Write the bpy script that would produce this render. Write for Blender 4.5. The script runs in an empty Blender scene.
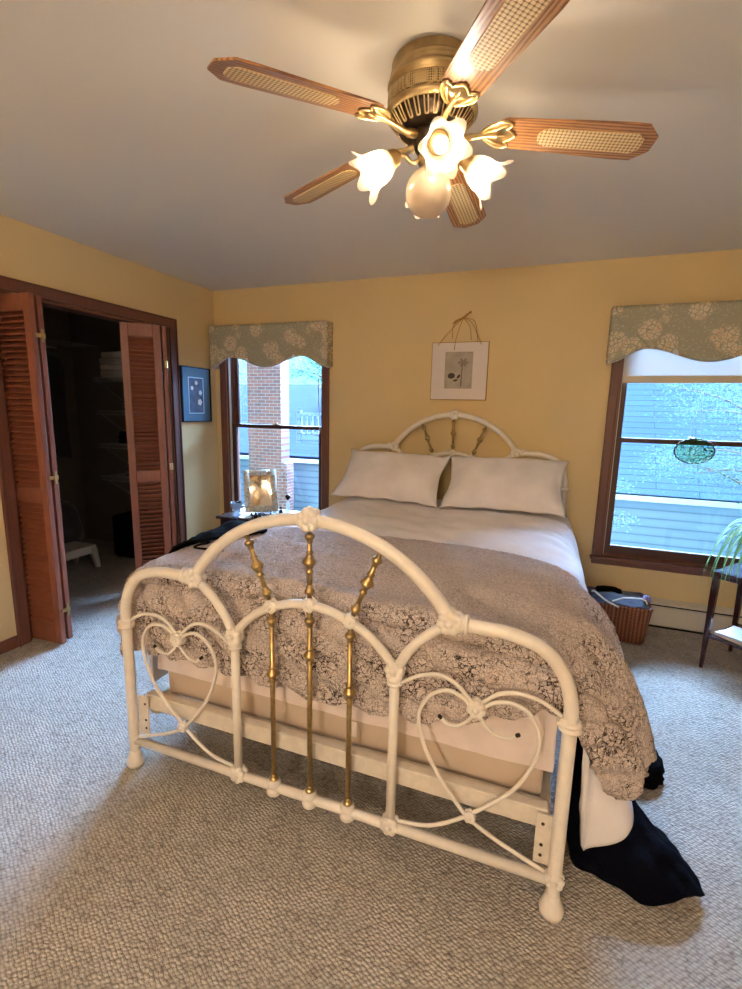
import bpy, bmesh, math, random
from mathutils import Vector, Matrix, noise
random.seed(7)
PI = math.pi
C = bpy.context.scene.collection
V = Vector

# ------------------------------------------------------------------ objects
def tag(o, label, cat, group=None, kind=None):
    if label: o['label'] = label
    if cat: o['category'] = cat
    if group: o['group'] = group
    if kind: o['kind'] = kind
    return o

def wloc(o):
    p = V((0, 0, 0))
    while o is not None:
        p += o.location
        o = o.parent
    return p

def obj(name, bm, mat, parent=None, smooth=False, mods=None):
    """Link a bmesh given in world coordinates as one mesh object."""
    if parent is not None:
        bmesh.ops.translate(bm, verts=bm.verts, vec=-wloc(parent))
    me = bpy.data.meshes.new(name)
    bmesh.ops.recalc_face_normals(bm, faces=bm.faces)
    bm.to_mesh(me); bm.free()
    if smooth:
        for p in me.polygons: p.use_smooth = True
    for m in (mat if isinstance(mat, (list, tuple)) else [mat]):
        me.materials.append(m)
    o = bpy.data.objects.new(name, me)
    C.objects.link(o)
    if parent is not None: o.parent = parent
    if name == 'casting':
        m = o.modifiers.new('r', 'REMESH'); m.mode = 'VOXEL'; m.voxel_size = .0028; m.use_smooth_shade = True
        m = o.modifiers.new('sm', 'SMOOTH'); m.factor = .5; m.iterations = 3
    return o

def thing(name, label, cat, loc=(0, 0, 0), group=None):
    o = bpy.data.objects.new(name, None); C.objects.link(o)
    o.empty_display_size = .05
    o.location = loc
    return tag(o, label, cat, group)

def structure(name, loc=(0, 0, 0)):
    o = bpy.data.objects.new(name, None); C.objects.link(o)
    o.location = loc; o['kind'] = 'structure'
    return o

def copy_tree(o, parent=None):
    c = o.copy(); C.objects.link(c); c.parent = parent
    for ch in list(o.children): copy_tree(ch, c)
    return c

def bevel(o, w=.003, seg=2, ang=35):
    m = o.modifiers.new('b', 'BEVEL'); m.width = w; m.segments = seg
    m.limit_method = 'ANGLE'; m.angle_limit = math.radians(ang)
    return o

def solid(o, t=.004, off=-1):
    m = o.modifiers.new('s', 'SOLIDIFY'); m.thickness = t; m.offset = off
    return o

# ------------------------------------------------------------------ shapes
def B(): return bmesh.new()

def box(bm, lo, hi, M=None):
    vs = [bm.verts.new((x, y, z)) for x in (lo[0], hi[0]) for y in (lo[1], hi[1]) for z in (lo[2], hi[2])]
    for f in ((0, 1, 3, 2), (4, 6, 7, 5), (0, 4, 5, 1), (2, 3, 7, 6), (0, 2, 6, 4), (1, 5, 7, 3)):
        bm.faces.new([vs[i] for i in f])
    if M is not None: bmesh.ops.transform(bm, matrix=M, verts=vs)
    return bm

def cbox(bm, c, s, M=None):
    c = V(c); s = V(s) / 2
    R = Matrix.Translation(c) @ (M if M is not None else Matrix())
    return box(bm, -s, s, R)

def catmull(P, n=8, closed=False):
    P = [V(p) for p in P]; out = []
    N = len(P)
    rng = range(N) if closed else range(N - 1)
    for i in rng:
        if closed: a, b, c, d = P[(i-1) % N], P[i], P[(i+1) % N], P[(i+2) % N]
        else:
            b, c = P[i], P[i+1]
            a = P[i-1] if i else b*2 - c
            d = P[i+2] if i+2 < N else c*2 - b
        for k in range(n):
            t = k / n
            out.append(.5*((2*b) + (c-a)*t + (2*a-5*b+4*c-d)*t*t + (3*b-a-3*c+d)*t**3))
    if not closed: out.append(P[-1])
    return out

def tube(bm, P, r, seg=12, cap=True, closed=False):
    """Round tube along a polyline; r a number or a list."""
    P = [V(p) for p in P]; N = len(P)
    R = r if isinstance(r, (list, tuple)) else [r]*N
    T = []
    for i in range(N):
        if closed: t = P[(i+1) % N] - P[i-1]
        else: t = P[min(i+1, N-1)] - P[max(i-1, 0)]
        T.append(t.normalized() if t.length > 1e-9 else V((0, 0, 1)))
    up = V((0, 0, 1)) if abs(T[0].z) < .9 else V((1, 0, 0))
    n = (up - T[0]*up.dot(T[0])).normalized()
    rings = []
    for i in range(N):
        n = (n - T[i]*n.dot(T[i]))
        n = n.normalized() if n.length > 1e-6 else T[i].orthogonal().normalized()
        b = T[i].cross(n)
        rings.append([bm.verts.new(P[i] + (n*math.cos(2*PI*k/seg) + b*math.sin(2*PI*k/seg))*R[i]) for k in range(seg)])
    for i in range(N if closed else N-1):
        a, c = rings[i], rings[(i+1) % N]
        for k in range(seg):
            bm.faces.new((a[k], a[(k+1) % seg], c[(k+1) % seg], c[k]))
    if cap and not closed:
        bm.faces.new(rings[0][::-1]); bm.faces.new(rings[-1])
    return bm

def axis_matrix(p, d):
    d = V(d).normalized()
    return Matrix.Translation(V(p)) @ d.to_track_quat('Z', 'Y').to_matrix().to_4x4()

def lathe(bm, prof, M=None, seg=24, ripple=None, cap=True):
    """Revolve (radius, height) pairs about local Z; ripple(i, a) scales the radius."""
    rings = []
    for i, (r, h) in enumerate(prof):
        ring = []
        for k in range(seg):
            a = 2*PI*k/seg; rr = max(r, 1e-4); hh = h
            if ripple:
                s, dh = ripple(i, a); rr *= s; hh += dh
            co = V((rr*math.cos(a), rr*math.sin(a), hh))
            ring.append(bm.verts.new(M @ co if M is not None else co))
        rings.append(ring)
    for a, c in zip(rings, rings[1:]):
        for k in range(seg):
            bm.faces.new((a[k], a[(k+1) % seg], c[(k+1) % seg], c[k]))
    if cap:
        bm.faces.new(rings[0][::-1]); bm.faces.new(rings[-1])
    return bm

def ball(bm, c, r, seg=12, rings=8, s=(1, 1, 1), M=None):
    prof = [(math.sin(PI*i/rings), -math.cos(PI*i/rings)) for i in range(rings+1)]
    X = Matrix.Translation(V(c)) @ (M if M is not None else Matrix()) @ Matrix.Diagonal((r*s[0], r*s[1], r*s[2], 1))
    return lathe(bm, prof, X, seg)

def prism(bm, pts, M, d):
    """Extrude a 2-D outline (local XY) by d along local Z."""
    a = [bm.verts.new(M @ V((x, y, 0))) for x, y in pts]
    b = [bm.verts.new(M @ V((x, y, d))) for x, y in pts]
    n = len(pts)
    bm.faces.new(a[::-1]); bm.faces.new(b)
    for i in range(n): bm.faces.new((a[i], a[(i+1) % n], b[(i+1) % n], b[i]))
    return bm

def cr(a, b, c, d, t):
    return .5*((2*b) + (c-a)*t + (2*a-5*b+4*c-d)*t*t + (3*b-a-3*c+d)*t**3)

def loft(bm, G, nu, nv, disp=None):
    """Smooth sheet through a grid of points G[row][col]."""
    G = [[V(p) for p in r] for r in G]
    def line(P, t):
        N = len(P) - 1; i = min(int(t*N), N-1); f = t*N - i
        b, c = P[i], P[i+1]
        a = P[i-1] if i else b*2-c
        d = P[i+2] if i+2 <= N else c*2-b
        return cr(a, b, c, d, f)
    cols = [[line([r[c] for r in G], j/nv) for c in range(len(G[0]))] for j in range(nv+1)]
    P = [[line(cols[j], i/nu) for i in range(nu+1)] for j in range(nv+1)]
    if disp:
        Q = []
        for j in range(nv+1):
            row = []
            for i in range(nu+1):
                du = P[j][min(i+1, nu)] - P[j][max(i-1, 0)]
                dv = P[min(j+1, nv)][i] - P[max(j-1, 0)][i]
                n = du.cross(dv)
                n = n.normalized() if n.length > 1e-9 else V((0, 0, 1))
                row.append(P[j][i] + n*disp(P[j][i], i/nu, j/nv))
            Q.append(row)
        P = Q
    W = [[bm.verts.new(p) for p in row] for row in P]
    for j in range(nv):
        for i in range(nu):
            bm.faces.new((W[j][i], W[j][i+1], W[j+1][i+1], W[j+1][i]))
    return bm

def nz(p, s, seed=0): return noise.noise(V(p)*s + V((seed*7.3, seed*3.1, seed)))

# ------------------------------------------------------------------ materials
def lin(c):
    f = lambda u: u/12.92 if u <= .04045 else ((u+.055)/1.055)**2.4
    return tuple(f(x/255) for x in c) + (1,)

class Mat:
    def __init__(s, name, rgb=(200, 200, 200), rough=.6, metal=0., spec=.5):
        s.m = bpy.data.materials.new(name); s.m.use_nodes = True
        s.nt = s.m.node_tree; s.N = s.nt.nodes; s.L = s.nt.links
        s.p = s.N['Principled BSDF']
        s.p.inputs['Base Color'].default_value = lin(rgb)
        s.p.inputs['Roughness'].default_value = rough
        s.p.inputs['Metallic'].default_value = metal
        s.p.inputs['Specular IOR Level'].default_value = spec
        s.out = s.N['Material Output']; s._c = None
    def n(s, t, **kw):
        x = s.N.new(t)
        for k, v in kw.items():
            if k in x.inputs: x.inputs[k].default_value = v
            else: setattr(x, k, v)
        return x
    def co(s, scale=(1, 1, 1), rot=(0, 0, 0), kind='Object'):
        tc = s.n('ShaderNodeTexCoord'); mp = s.n('ShaderNodeMapping')
        s.L.new(tc.outputs[kind], mp.inputs[0])
        mp.inputs['Scale'].default_value = scale; mp.inputs['Rotation'].default_value = rot
        return mp.outputs[0]
    def ramp(s, fac, stops):
        r = s.n('ShaderNodeValToRGB'); e = r.color_ramp.elements
        while len(e) < len(stops): e.new(.5)
        for x, (p, c) in zip(e, stops):
            x.position = p; x.color = lin(c) if len(c) == 3 else c
        s.L.new(fac, r.inputs[0]); return r.outputs[0]
    def col(s, sock): s.L.new(sock, s.p.inputs['Base Color'])
    def mix(s, fac, a, b, mode='MIX'):
        m = s.n('ShaderNodeMix'); m.data_type = 'RGBA'; m.blend_type = mode
        for i, v in ((0, fac), (6, a), (7, b)):
            if hasattr(v, 'links'): s.L.new(v, m.inputs[i])
            else: m.inputs[i].default_value = v if i == 0 else lin(v)
        return m.outputs[2]
    def math(s, op, a, b=None):
        m = s.n('ShaderNodeMath'); m.operation = op
        for i, v in ((0, a), (1, b)):
            if v is None: continue
            if hasattr(v, 'links'): s.L.new(v, m.inputs[i])
            else: m.inputs[i].default_value = v
        return m.outputs[0]
    def bump(s, h, strength=.3, dist=.01):
        b = s.n('ShaderNodeBump'); b.inputs['Strength'].default_value = strength; b.inputs['Distance'].default_value = dist
        s.L.new(h, b.inputs['Height'])
        s.L.new(b.outputs[0], s.p.inputs['Normal'])
    def noise(s, co, scale=5, detail=3, rough=.5, out=0):
        x = s.n('ShaderNodeTexNoise'); x.inputs['Scale'].default_value = scale
        x.inputs['Detail'].default_value = detail; x.inputs['Roughness'].default_value = rough
        s.L.new(co, x.inputs['Vector']); return x.outputs[out]
    def voro(s, co, scale=5, feat='F1', rnd=1., out=0):
        x = s.n('ShaderNodeTexVoronoi'); x.feature = feat; x.inputs['Scale'].default_value = scale
        x.inputs['Randomness'].default_value = rnd
        s.L.new(co, x.inputs['Vector']); return x.outputs[out]
    def wave(s, co, scale=5, dist=0, detail=2, direction='X', typ='BANDS'):
        x = s.n('ShaderNodeTexWave'); x.wave_type = typ; x.bands_direction = direction
        x.inputs['Scale'].default_value = scale; x.inputs['Distortion'].default_value = dist; x.inputs['Detail'].default_value = detail
        s.L.new(co, x.inputs['Vector']); return x.outputs[1]

def simple(name, rgb, rough=.6, metal=0., spec=.5, var=.0, scale=40, bump=0.):
    M = Mat(name, rgb, rough, metal, spec)
    c = M.co()
    nn = M.noise(c, scale, 3)
    if var:
        dark = tuple(x*(1-var) for x in rgb); lite = tuple(min(255, x*(1+var)) for x in rgb)
        M.col(M.ramp(nn, [(.3, dark), (.7, lite)]))
    if bump: M.bump(nn, bump, .004)
    return M.m

# walls
def wall_mat(name, rgb):
    M = Mat(name, rgb, .75, 0, .3); c = M.co()
    M.col(M.ramp(M.noise(c, 1.3, 2), [(.3, tuple(x*.97 for x in rgb)), (.7, rgb)]))
    M.bump(M.noise(c, 220, 2), .12, .002); return M.m
m_wall = wall_mat('yellow_paint', (220, 194, 146))
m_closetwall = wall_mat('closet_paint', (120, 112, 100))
M = Mat('ceiling_paint', (226, 221, 216), .8, 0, .2); c = M.co()
M.bump(M.noise(c, 160, 3), .15, .002); m_ceiling = M.m

# carpet: rows of small loops
M = Mat('loop_carpet', (178, 168, 158), .95, 0, .1)
c = M.co(rot=(0, 0, .62)); cc = M.co(scale=(72, 104, 72), rot=(0, 0, .62))
x = M.n('ShaderNodeVectorMath'); x.operation = 'ADD'; nn = M.noise(c, 6, 2, out=1)
sc = M.n('ShaderNodeVectorMath'); sc.operation = 'SCALE'; sc.inputs['Scale'].default_value = 1.6
M.L.new(nn, sc.inputs[0]); M.L.new(cc, x.inputs[0]); M.L.new(sc.outputs[0], x.inputs[1])
v = M.voro(x.outputs[0], 1, 'F1', .45); e = M.noise(c, 260, 2)
h = M.math('SUBTRACT', 1, v)
M.col(M.mix(M.math('MULTIPLY', e, .5), M.ramp(v, [(.25, (200, 192, 184)), (.62, (166, 157, 148)), (.85, (112, 105, 99))]), (154, 148, 142)))
M.bump(M.math('ADD', h, M.math('MULTIPLY', e, .4)), .8, .010); m_carpet = M.m

def wood(name, a, b, scale=6, rough=.4, axis=(1, 8, 8), spec=.5, rot=(0, 0, 0), wav=.12):
    M = Mat(name, a, rough, 0, spec)
    c = M.co(scale=axis, rot=rot)
    w = M.wave(c, scale*.35, 5, 3, 'Y'); f = M.noise(c, scale*4, 4, .6)
    g = M.math('ADD', M.math('MULTIPLY', w, wav), M.math('MULTIPLY', f, 1-wav))
    M.col(M.ramp(g, [(.2, b), (.7, a)])); M.bump(g, .08, .002); return M.m
m_trim = wood('brown_stained_trim', (112, 68, 54), (88, 52, 42), 5, .38, (8, 8, 1))
m_door = wood('reddish_brown_door', (140, 82, 62), (112, 64, 48), 5, .45, (8, 8, 1))
m_slat = wood('reddish_brown_louver', (146, 84, 62), (118, 66, 48), 5, .45, (8, 1, 8))
m_stand = wood('mahogany', (58, 22, 22), (34, 12, 14), 5, .12, (8, 8, 1))
m_night = wood('dark_walnut', (48, 26, 22), (26, 14, 13), 5, .25, (1, 8, 8))
m_blade = wood('oak_blade', (184, 132, 88), (100, 64, 40), 9, .35, (1.2, 9, 9), wav=.45)
m_sash = wood('sash_wood', (74, 42, 34), (54, 30, 25), 5, .4, (8, 8, 1))
# cane
M = Mat('cane_webbing', (226, 190, 126), .6); c = M.co(scale=(1, 1, 1))
g = M.math('SUBTRACT', .70, M.voro(c, 88, 'F1', .0))
M.col(M.ramp(g, [(.05, (120, 82, 46)), (.28, (226, 198, 148))])); M.bump(g, .7, .002); m_cane = M.m

m_iron = simple('cream_enamel_iron', (226, 217, 208), .3, 0, .5, .02, 30, .05)
m_rail = simple('cream_bed_rail', (214, 203, 190), .4, 0, .5, .03)
m_brass = simple('brass', (186, 160, 112), .34, 1., .5, .08, 60)
m_antique = simple('antique_brass', (168, 144, 104), .42, .8, .5, .12, 25)
m_shinybrass = simple('polished_brass', (228, 204, 156), .32, 1., .5, .06, 50)
m_dark = simple('dark_metal', (70, 58, 48), .3, .8, .5)
M = Mat('vented_brass', (124, 92, 54), .45, .7)
c = M.co(scale=(1, 1, 1)); v = M.voro(c, 170, 'F1', .0)
M.col(M.ramp(v, [(.28, (42, 28, 16)), (.42, (176, 152, 110))])); M.bump(v, .6, .003); m_vent = M.m

def cloth(name, rgb, rough=.85, fine=700, big=6, amt=.25, sheen=.3, bumpd=.004):
    M = Mat(name, rgb, rough, 0, .2); c = M.co()
    M.col(M.ramp(M.noise(c, big, 3), [(.3, tuple(x*.93 for x in rgb)), (.7, rgb)]))
    h = M.math('ADD', M.math('MULTIPLY', M.noise(c, fine, 1), .15), M.noise(c, big*2, 4))
    M.bump(h, amt, bumpd); M.p.inputs['Sheen Weight'].default_value = sheen
    return M.m
m_white = cloth('white_cotton', (246, 240, 244), amt=.5, bumpd=.02, big=5)
m_sheet = cloth('white_sheet', (240, 224, 220), amt=.5, big=9, bumpd=.015)
m_boxspring = cloth('taupe_boxspring', (206, 186, 168), amt=.15)
m_black = cloth('black_fabric', (10, 9, 11), .9, 400, 8, .8, .0, .02)
m_navy = cloth('navy_fabric', (10, 11, 20), .8, 400, 8, .8, .0, .03)
for q in (m_black, m_navy): q.node_tree.nodes['Principled BSDF'].inputs['Specular IOR Level'].default_value = .03
m_blue = cloth('slate_blue_cloth', (60, 70, 96), .8, 400, 14, .5)
m_grey = cloth('grey_cloth', (205, 198, 192), .9, 400, 10, .6)
m_dgrey = cloth('charcoal_cloth', (66, 63, 66), .9, 400, 10, .6)
m_brownc = cloth('brown_cloth', (52, 40, 36), .9, 400, 10, .6)
# sherpa: two-tone curly fleece, dark cracks between pale curls, stronger on steep faces
M = Mat('sherpa_fleece', (214, 194, 180), .95, 0, .1)
c = M.co(); wv = M.noise(c, 34, 4, .6, out=1)
s2 = M.n('ShaderNodeVectorMath'); s2.operation = 'SCALE'; s2.inputs['Scale'].default_value = .055
ad = M.n('ShaderNodeVectorMath'); ad.operation = 'ADD'
M.L.new(wv, s2.inputs[0]); M.L.new(c, ad.inputs[0]); M.L.new(s2.outputs[0], ad.inputs[1])
d = M.voro(ad.outputs[0], 46, 'DISTANCE_TO_EDGE'); d1 = M.voro(ad.outputs[0], 46, 'SMOOTH_F1')
f = M.noise(c, 300, 2); f2 = M.voro(c, 210, 'F1')
patch = M.noise(c, 9, 3)
ge = M.n('ShaderNodeNewGeometry'); sz = M.n('ShaderNodeSeparateXYZ'); M.L.new(ge.outputs['True Normal'], sz.inputs[0])
steep = M.ramp(M.math('ABSOLUTE', sz.outputs[2]), [(.55, (1, 1, 1, 1)), (.95, (.22, .22, .22, 1))])
crack = M.ramp(M.math('ADD', d, M.math('MULTIPLY', M.math('SUBTRACT', patch, .5), .22)), [(.012, (1, 1, 1, 1)), (.05, (0, 0, 0, 1))])
curl = M.ramp(M.math('ADD', M.math('MULTIPLY', f2, .8), M.math('MULTIPLY', f, .4)), [(.25, (238, 224, 218)), (.8, (196, 178, 172))])
M.col(M.mix(M.math('MULTIPLY', M.math('MULTIPLY', crack, steep), .95), curl, (56, 42, 37)))
M.bump(M.math('SUBTRACT', M.math('ADD', M.math('SUBTRACT', 1, M.math('MULTIPLY', d1, .6)), M.math('MULTIPLY', f, .45)), M.math('MULTIPLY', crack, .5)), .9, .014); m_sherpa = M.m
# valance fabric: sage with cream flowers
M = Mat('floral_valance', (178, 170, 148), .85, 0, .2); c = M.co(scale=(1, .3, 1))
wv = M.noise(c, 30, 3, out=1); s2 = M.n('ShaderNodeVectorMath'); s2.operation = 'SCALE'; s2.inputs['Scale'].default_value = .03
ad = M.n('ShaderNodeVectorMath'); ad.operation = 'ADD'
M.L.new(wv, s2.inputs[0]); M.L.new(c, ad.inputs[0]); M.L.new(s2.outputs[0], ad.inputs[1])
cl = M.voro(ad.outputs[0], 7.0, 'F1', 1); pe = M.voro(ad.outputs[0], 34, 'F1', 1); pd = M.voro(ad.outputs[0], 34, 'DISTANCE_TO_EDGE'); v3 = M.voro(ad.outputs[0], 60, 'F1', 1)
mask = M.ramp(cl, [(.40, (1, 1, 1, 1)), (.5, (0, 0, 0, 1))]); mask2 = M.ramp(cl, [(.46, (0, 0, 0, 1)), (.5, (1, 1, 1, 1))])
pet = M.ramp(pd, [(.05, (0, 0, 0, 1)), (.11, (1, 1, 1, 1))]); small = M.ramp(v3, [(.2, (1, 1, 1, 1)), (.3, (0, 0, 0, 1))])
b1 = M.mix(M.math('MULTIPLY', M.math('MULTIPLY', small, mask2), .5), (164, 158, 138), (222, 212, 188))
k2 = M.mix(M.math('MULTIPLY', M.math('MULTIPLY', pet, mask), .8), b1, M.ramp(pe, [(.1, (214, 178, 158)), (.5, (224, 210, 182))]))
M.col(k2); M.bump(M.noise(c, 500, 1), .2, .002); m_val = M.m
m_lining = cloth('white_lining', (220, 222, 232), .8)
M = Mat('roller_shade', (216, 198, 166), .8, 0, .1)
M.p.inputs['Transmission Weight'].default_value = 0
tr = M.n('ShaderNodeBsdfTranslucent'); tr.inputs[0].default_value = lin((226, 224, 222)); mx = M.n('ShaderNodeMixShader'); mx.inputs[0].default_value = .35
M.L.new(M.p.outputs[0], mx.inputs[1]); M.L.new(tr.outputs[0], mx.inputs[2]); M.L.new(mx.outputs[0], M.out.inputs[0]); m_shade = M.m
m_hem = cloth('shade_hem', (222, 204, 172), .8)

def glass(name, tint=(235, 245, 255), fac=.06, rough=.0):
    M = Mat(name); t = M.n('ShaderNodeBsdfTransparent'); t.inputs[0].default_value = lin(tint)
    g = M.n('ShaderNodeBsdfGlossy'); g.inputs['Roughness'].default_value = rough
    lw = M.n('ShaderNodeFresnel'); lw.inputs[0].default_value = 1.45
    mx = M.n('ShaderNodeMixShader'); M.L.new(lw.outputs[0], mx.inputs[0])
    M.L.new(t.outputs[0], mx.inputs[1]); M.L.new(g.outputs[0], mx.inputs[2]); M.L.new(mx.outputs[0], M.out.inputs[0])
    return M.m
m_glass = glass('window_glass')
def frosted(name, rgb, transp=.3, transl=.6, diff_rgb=None):
    M = Mat(name, diff_rgb or rgb, .15, 0, .6)
    t = M.n('ShaderNodeBsdfTransparent'); t.inputs[0].default_value = lin(rgb)
    l = M.n('ShaderNodeBsdfTranslucent'); l.inputs[0].default_value = lin(rgb)
    a = M.n('ShaderNodeMixShader'); a.inputs[0].default_value = transl
    b = M.n('ShaderNodeMixShader'); b.inputs[0].default_value = transp
    M.L.new(M.p.outputs[0], a.inputs[1]); M.L.new(l.outputs[0], a.inputs[2])
    M.L.new(a.outputs[0], b.inputs[1]); M.L.new(t.outputs[0], b.inputs[2]); M.L.new(b.outputs[0], M.out.inputs[0])
    return M.m
m_tulip = frosted('frosted_tulip_glass', (255, 236, 205), .55, .6)
m_globe = frosted('etched_globe_glass', (222, 205, 186), .12, .25, (190, 178, 162))
m_bowl = frosted('clear_bowl_glass', (225, 235, 245), .7, .2)
def emis(name, rgb, s):
    M = Mat(name); e = M.n('ShaderNodeEmission'); e.inputs[0].default_value = lin(rgb); e.inputs[1].default_value = s
    M.L.new(e.outputs[0], M.out.inputs[0]); return M.m
m_drum = frosted('fill_lamp_shade', (255, 240, 215), .45, .8)  # shade of the added fill lamp
m_bulb = emis('lit_bulb', (255, 226, 178), 7)
m_mirror = simple('mirror_glass', (225, 222, 215), .05, 1.)
m_silver = simple('antique_silver', (238, 226, 206), .35, .05, .5, .2, 60, .6)
m_offwhite = simple('off_white_metal', (206, 200, 190), .5)
m_plastic = simple('white_plastic', (225, 222, 216), .4)
m_wire = simple('white_coated_wire', (150, 150, 150), .4)
m_paper = simple('white_mat_board', (222, 210, 206), .8)
m_black_pl = simple('black_gloss', (12, 11, 14), .15)
m_raffia = simple('raffia', (168, 128, 72), .8, 0, .2, .15, 90)

# =================================================================== ROOM
W, D, H = 5.3, 5.3, 2.44
def S(name, bm, m): o = obj(name, bm, m); o['kind'] = 'structure'; return o
S('floor', box(B(), (-2.2, -D-.2, -.1), (W+.2, .14, 0)), m_carpet)
S('ceiling', box(B(), (-2.2, -D-.2, H), (W+.2, .14, H+.1)), m_ceiling)
# window openings in the back wall
WIN = [(.118, 1.085), (3.281, 4.235)]
Z0, Z1 = .455, 2.07
bm = B(); T = .14
xs = [-2.0, WIN[0][0], WIN[0][1], WIN[1][0], WIN[1][1], W+.2]
for a, b in ((xs[0], xs[1]), (xs[2], xs[3]), (xs[4], xs[5])): box(bm, (a, 0, 0), (b, T, H))
for a, b in WIN:
    box(bm, (a, 0, 0), (b, T, Z0)); box(bm, (a, 0, Z1), (b, T, H))
S('wall_back', bm, m_wall)
# left wall with the closet opening
CY0, CY1, CZ = -1.835, -.555, 2.045
bm = B()
box(bm, (-.12, -D, 0), (0, CY0, H)); box(bm, (-.12, CY1, 0), (0, 0, H)); box(bm, (-.12, CY0, CZ), (0, CY1, H))
S('wall_left', bm, m_wall)
S('wall_right', box(B(), (W, -D, 0), (W+.12, 0, H)), m_wall)
S('wall_front', box(B(), (-.12, -D-.12, 0), (W+.12, -D, H)), m_wall)
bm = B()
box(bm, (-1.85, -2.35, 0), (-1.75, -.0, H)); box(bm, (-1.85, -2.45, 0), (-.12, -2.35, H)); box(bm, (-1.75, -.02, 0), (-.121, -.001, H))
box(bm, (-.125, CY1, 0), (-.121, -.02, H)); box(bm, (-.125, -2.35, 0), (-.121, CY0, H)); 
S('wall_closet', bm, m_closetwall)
# casing round the closet
bm = B()
cw = .072
box(bm, (0, CY1, 0), (.018, CY1+cw, CZ)); box(bm, (0, CY0-cw, 0), (.018, CY0, CZ)); box(bm, (0, CY0-cw, CZ), (.018, CY1+cw, CZ+cw))
for y in (CY1+cw-.012, CY0-cw): box(bm, (.018, y, 0), (.026, y+.012, CZ+cw))
box(bm, (.018, CY0-cw, CZ+cw-.012), (.026, CY1+cw, CZ+cw))
box(bm, (-.12, CY1-.018, 0), (0, CY1, CZ)); box(bm, (-.12, CY0, 0), (0, CY0+.018, CZ)); box(bm, (-.12, CY0+.018, CZ-.02), (0, CY1-.018, CZ))
bevel(S('trim_1', bm, m_trim), .004)
def base(name, lo, hi):
    bm = B(); box(bm, lo, hi); o = S(name, bm, m_trim); bevel(o, .005)
base('baseboard_left', (0, -D, 0), (.014, CY0-cw, .075))
base('baseboard_closet_side', (0, CY1+cw, 0), (.014, -.0, .075))
base('baseboard_back', (.014, -.014, 0), (3.1, 0, .075))

# windows
def window(n, x0, x1):
    w = structure('window_%d' % n, ((x0+x1)/2, 0, Z0))
    cs = .055; bm = B()
    box(bm, (x0-cs, -.018, Z0), (x0, 0, Z1+cs)); box(bm, (x1, -.018, Z0), (x1+cs, 0, Z1+cs)); box(bm, (x0, -.018, Z1), (x1, 0, Z1+cs))
    for a in (x0-cs, x1+cs-.012): box(bm, (a, -.028, Z0), (a+.012, -.018, Z1+cs))
    bevel(obj('casing', bm, m_trim, w), .004)
    bm = B(); box(bm, (x0-cs-.012, -.05, Z0-.022), (x1+cs+.012, .03, Z0)); box(bm, (x0-cs, -.02, Z0-.06), (x1+cs, 0, Z0-.022))
    bevel(obj('window_sill', bm, m_trim, w), .005)
    bm = B()
    box(bm, (x0, 0.0, Z0), (x0+.018, T, Z1)); box(bm, (x1-.018, 0.0, Z0), (x1, T, Z1)); box(bm, (x0, 0, Z1-.018), (x1, T, Z1)); box(bm, (x0, .03, Z0-.03), (x1, T+.03, Z0+.012))
    box(bm, (x0+.018, .066, Z0), (x0+.03, .076, Z1)); box(bm, (x1-.03, .066, Z0), (x1-.018, .076, Z1))
    obj('jamb', bm, m_trim, w)
    zm = 1.275; st = .042
    def sash(name, y, za, zb, bot, top, glassname):
        bm = B(); a, b = x0+.02, x1-.02
        box(bm, (a, y, za), (a+st, y+.032, zb)); box(bm, (b-st, y, za), (b, y+.032, zb))
        box(bm, (a+st, y, za), (b-st, y+.032, za+bot)); box(bm, (a+st, y, zb-top), (b-st, y+.032, zb))
        s = bevel(obj(name, bm, m_sash, w), .003)
        bm = B(); box(bm, (a+st, y+.014, za+bot), (b-st, y+.018, zb-top)); obj('glass', bm, m_glass, s)
        return s
    lo = sash('lower_sash', .032, Z0+.012, zm+.016, .062, .032, 'glass')
    up = sash('upper_sash', .078, zm-.016, Z1-.018, .032, .045, 'glass')
    bm = B(); xm = (x0+x1)/2
    box(bm, (xm-.03, .03, zm+.016), (xm+.03, .06, zm+.022)); lathe(bm, [(.012, 0), (.012, .012), (.005, .014)], Matrix.Translation((xm, .045, zm+.022)), 12)
    tube(bm, [(xm, .045, zm+.03), (xm-.03, .03, zm+.032)], .004, 8)
    obj('sash_lock', bm, m_antique, w)
    bm = B()   # grey vinyl tracks on the jambs
    for x in (x0+.018, x1-.0215): box(bm, (x, .004, Z0+.012), (x+.0035, .03, Z1-.018))
    obj('jamb_track', bm, m_offwhite, w)
    return w
for i, (a, b) in enumerate(WIN): window(i+1, a, b)

# =================================================================== BIFOLD DOORS
def door_panel_bm(p, q, z0=.012, z1=CZ-.03, t=.03):
    """One louvered panel between plan points p and q."""
    p, q = V((p[0], p[1], 0)), V((q[0], q[1], 0)); w = (q-p).length
    M = Matrix.Translation(p) @ Matrix.Rotation(math.atan2((q-p).y, (q-p).x), 4, 'Z')
    fr, sl = B(), B(); st = .05; h = t/2
    for a, b in ((0, st), (w-st, w)): box(fr, (a, -h, z0), (b, h, z1), M)
    mid = z0 + .86
    for a, b in ((z0, z0+.12), (mid, mid+.085), (z1-.09, z1)): box(fr, (st, -h, a), (w-st, h, b), M)
    for a, b in ((z0+.12, mid), (mid+.085, z1-.09)):
        n = int((b-a)/.031); s = (b-a)/n
        for k in range(n):
            zc = a + (k+.5)*s
            X = M @ Matrix.Translation((w/2, 0, zc)) @ Matrix.Rotation(math.radians(38), 4, 'X')
            box(sl, (-(w/2-st)-.002, -.0185, -.0035), ((w/2-st)+.002, .0185, .0035), X)
    return fr, sl
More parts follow.
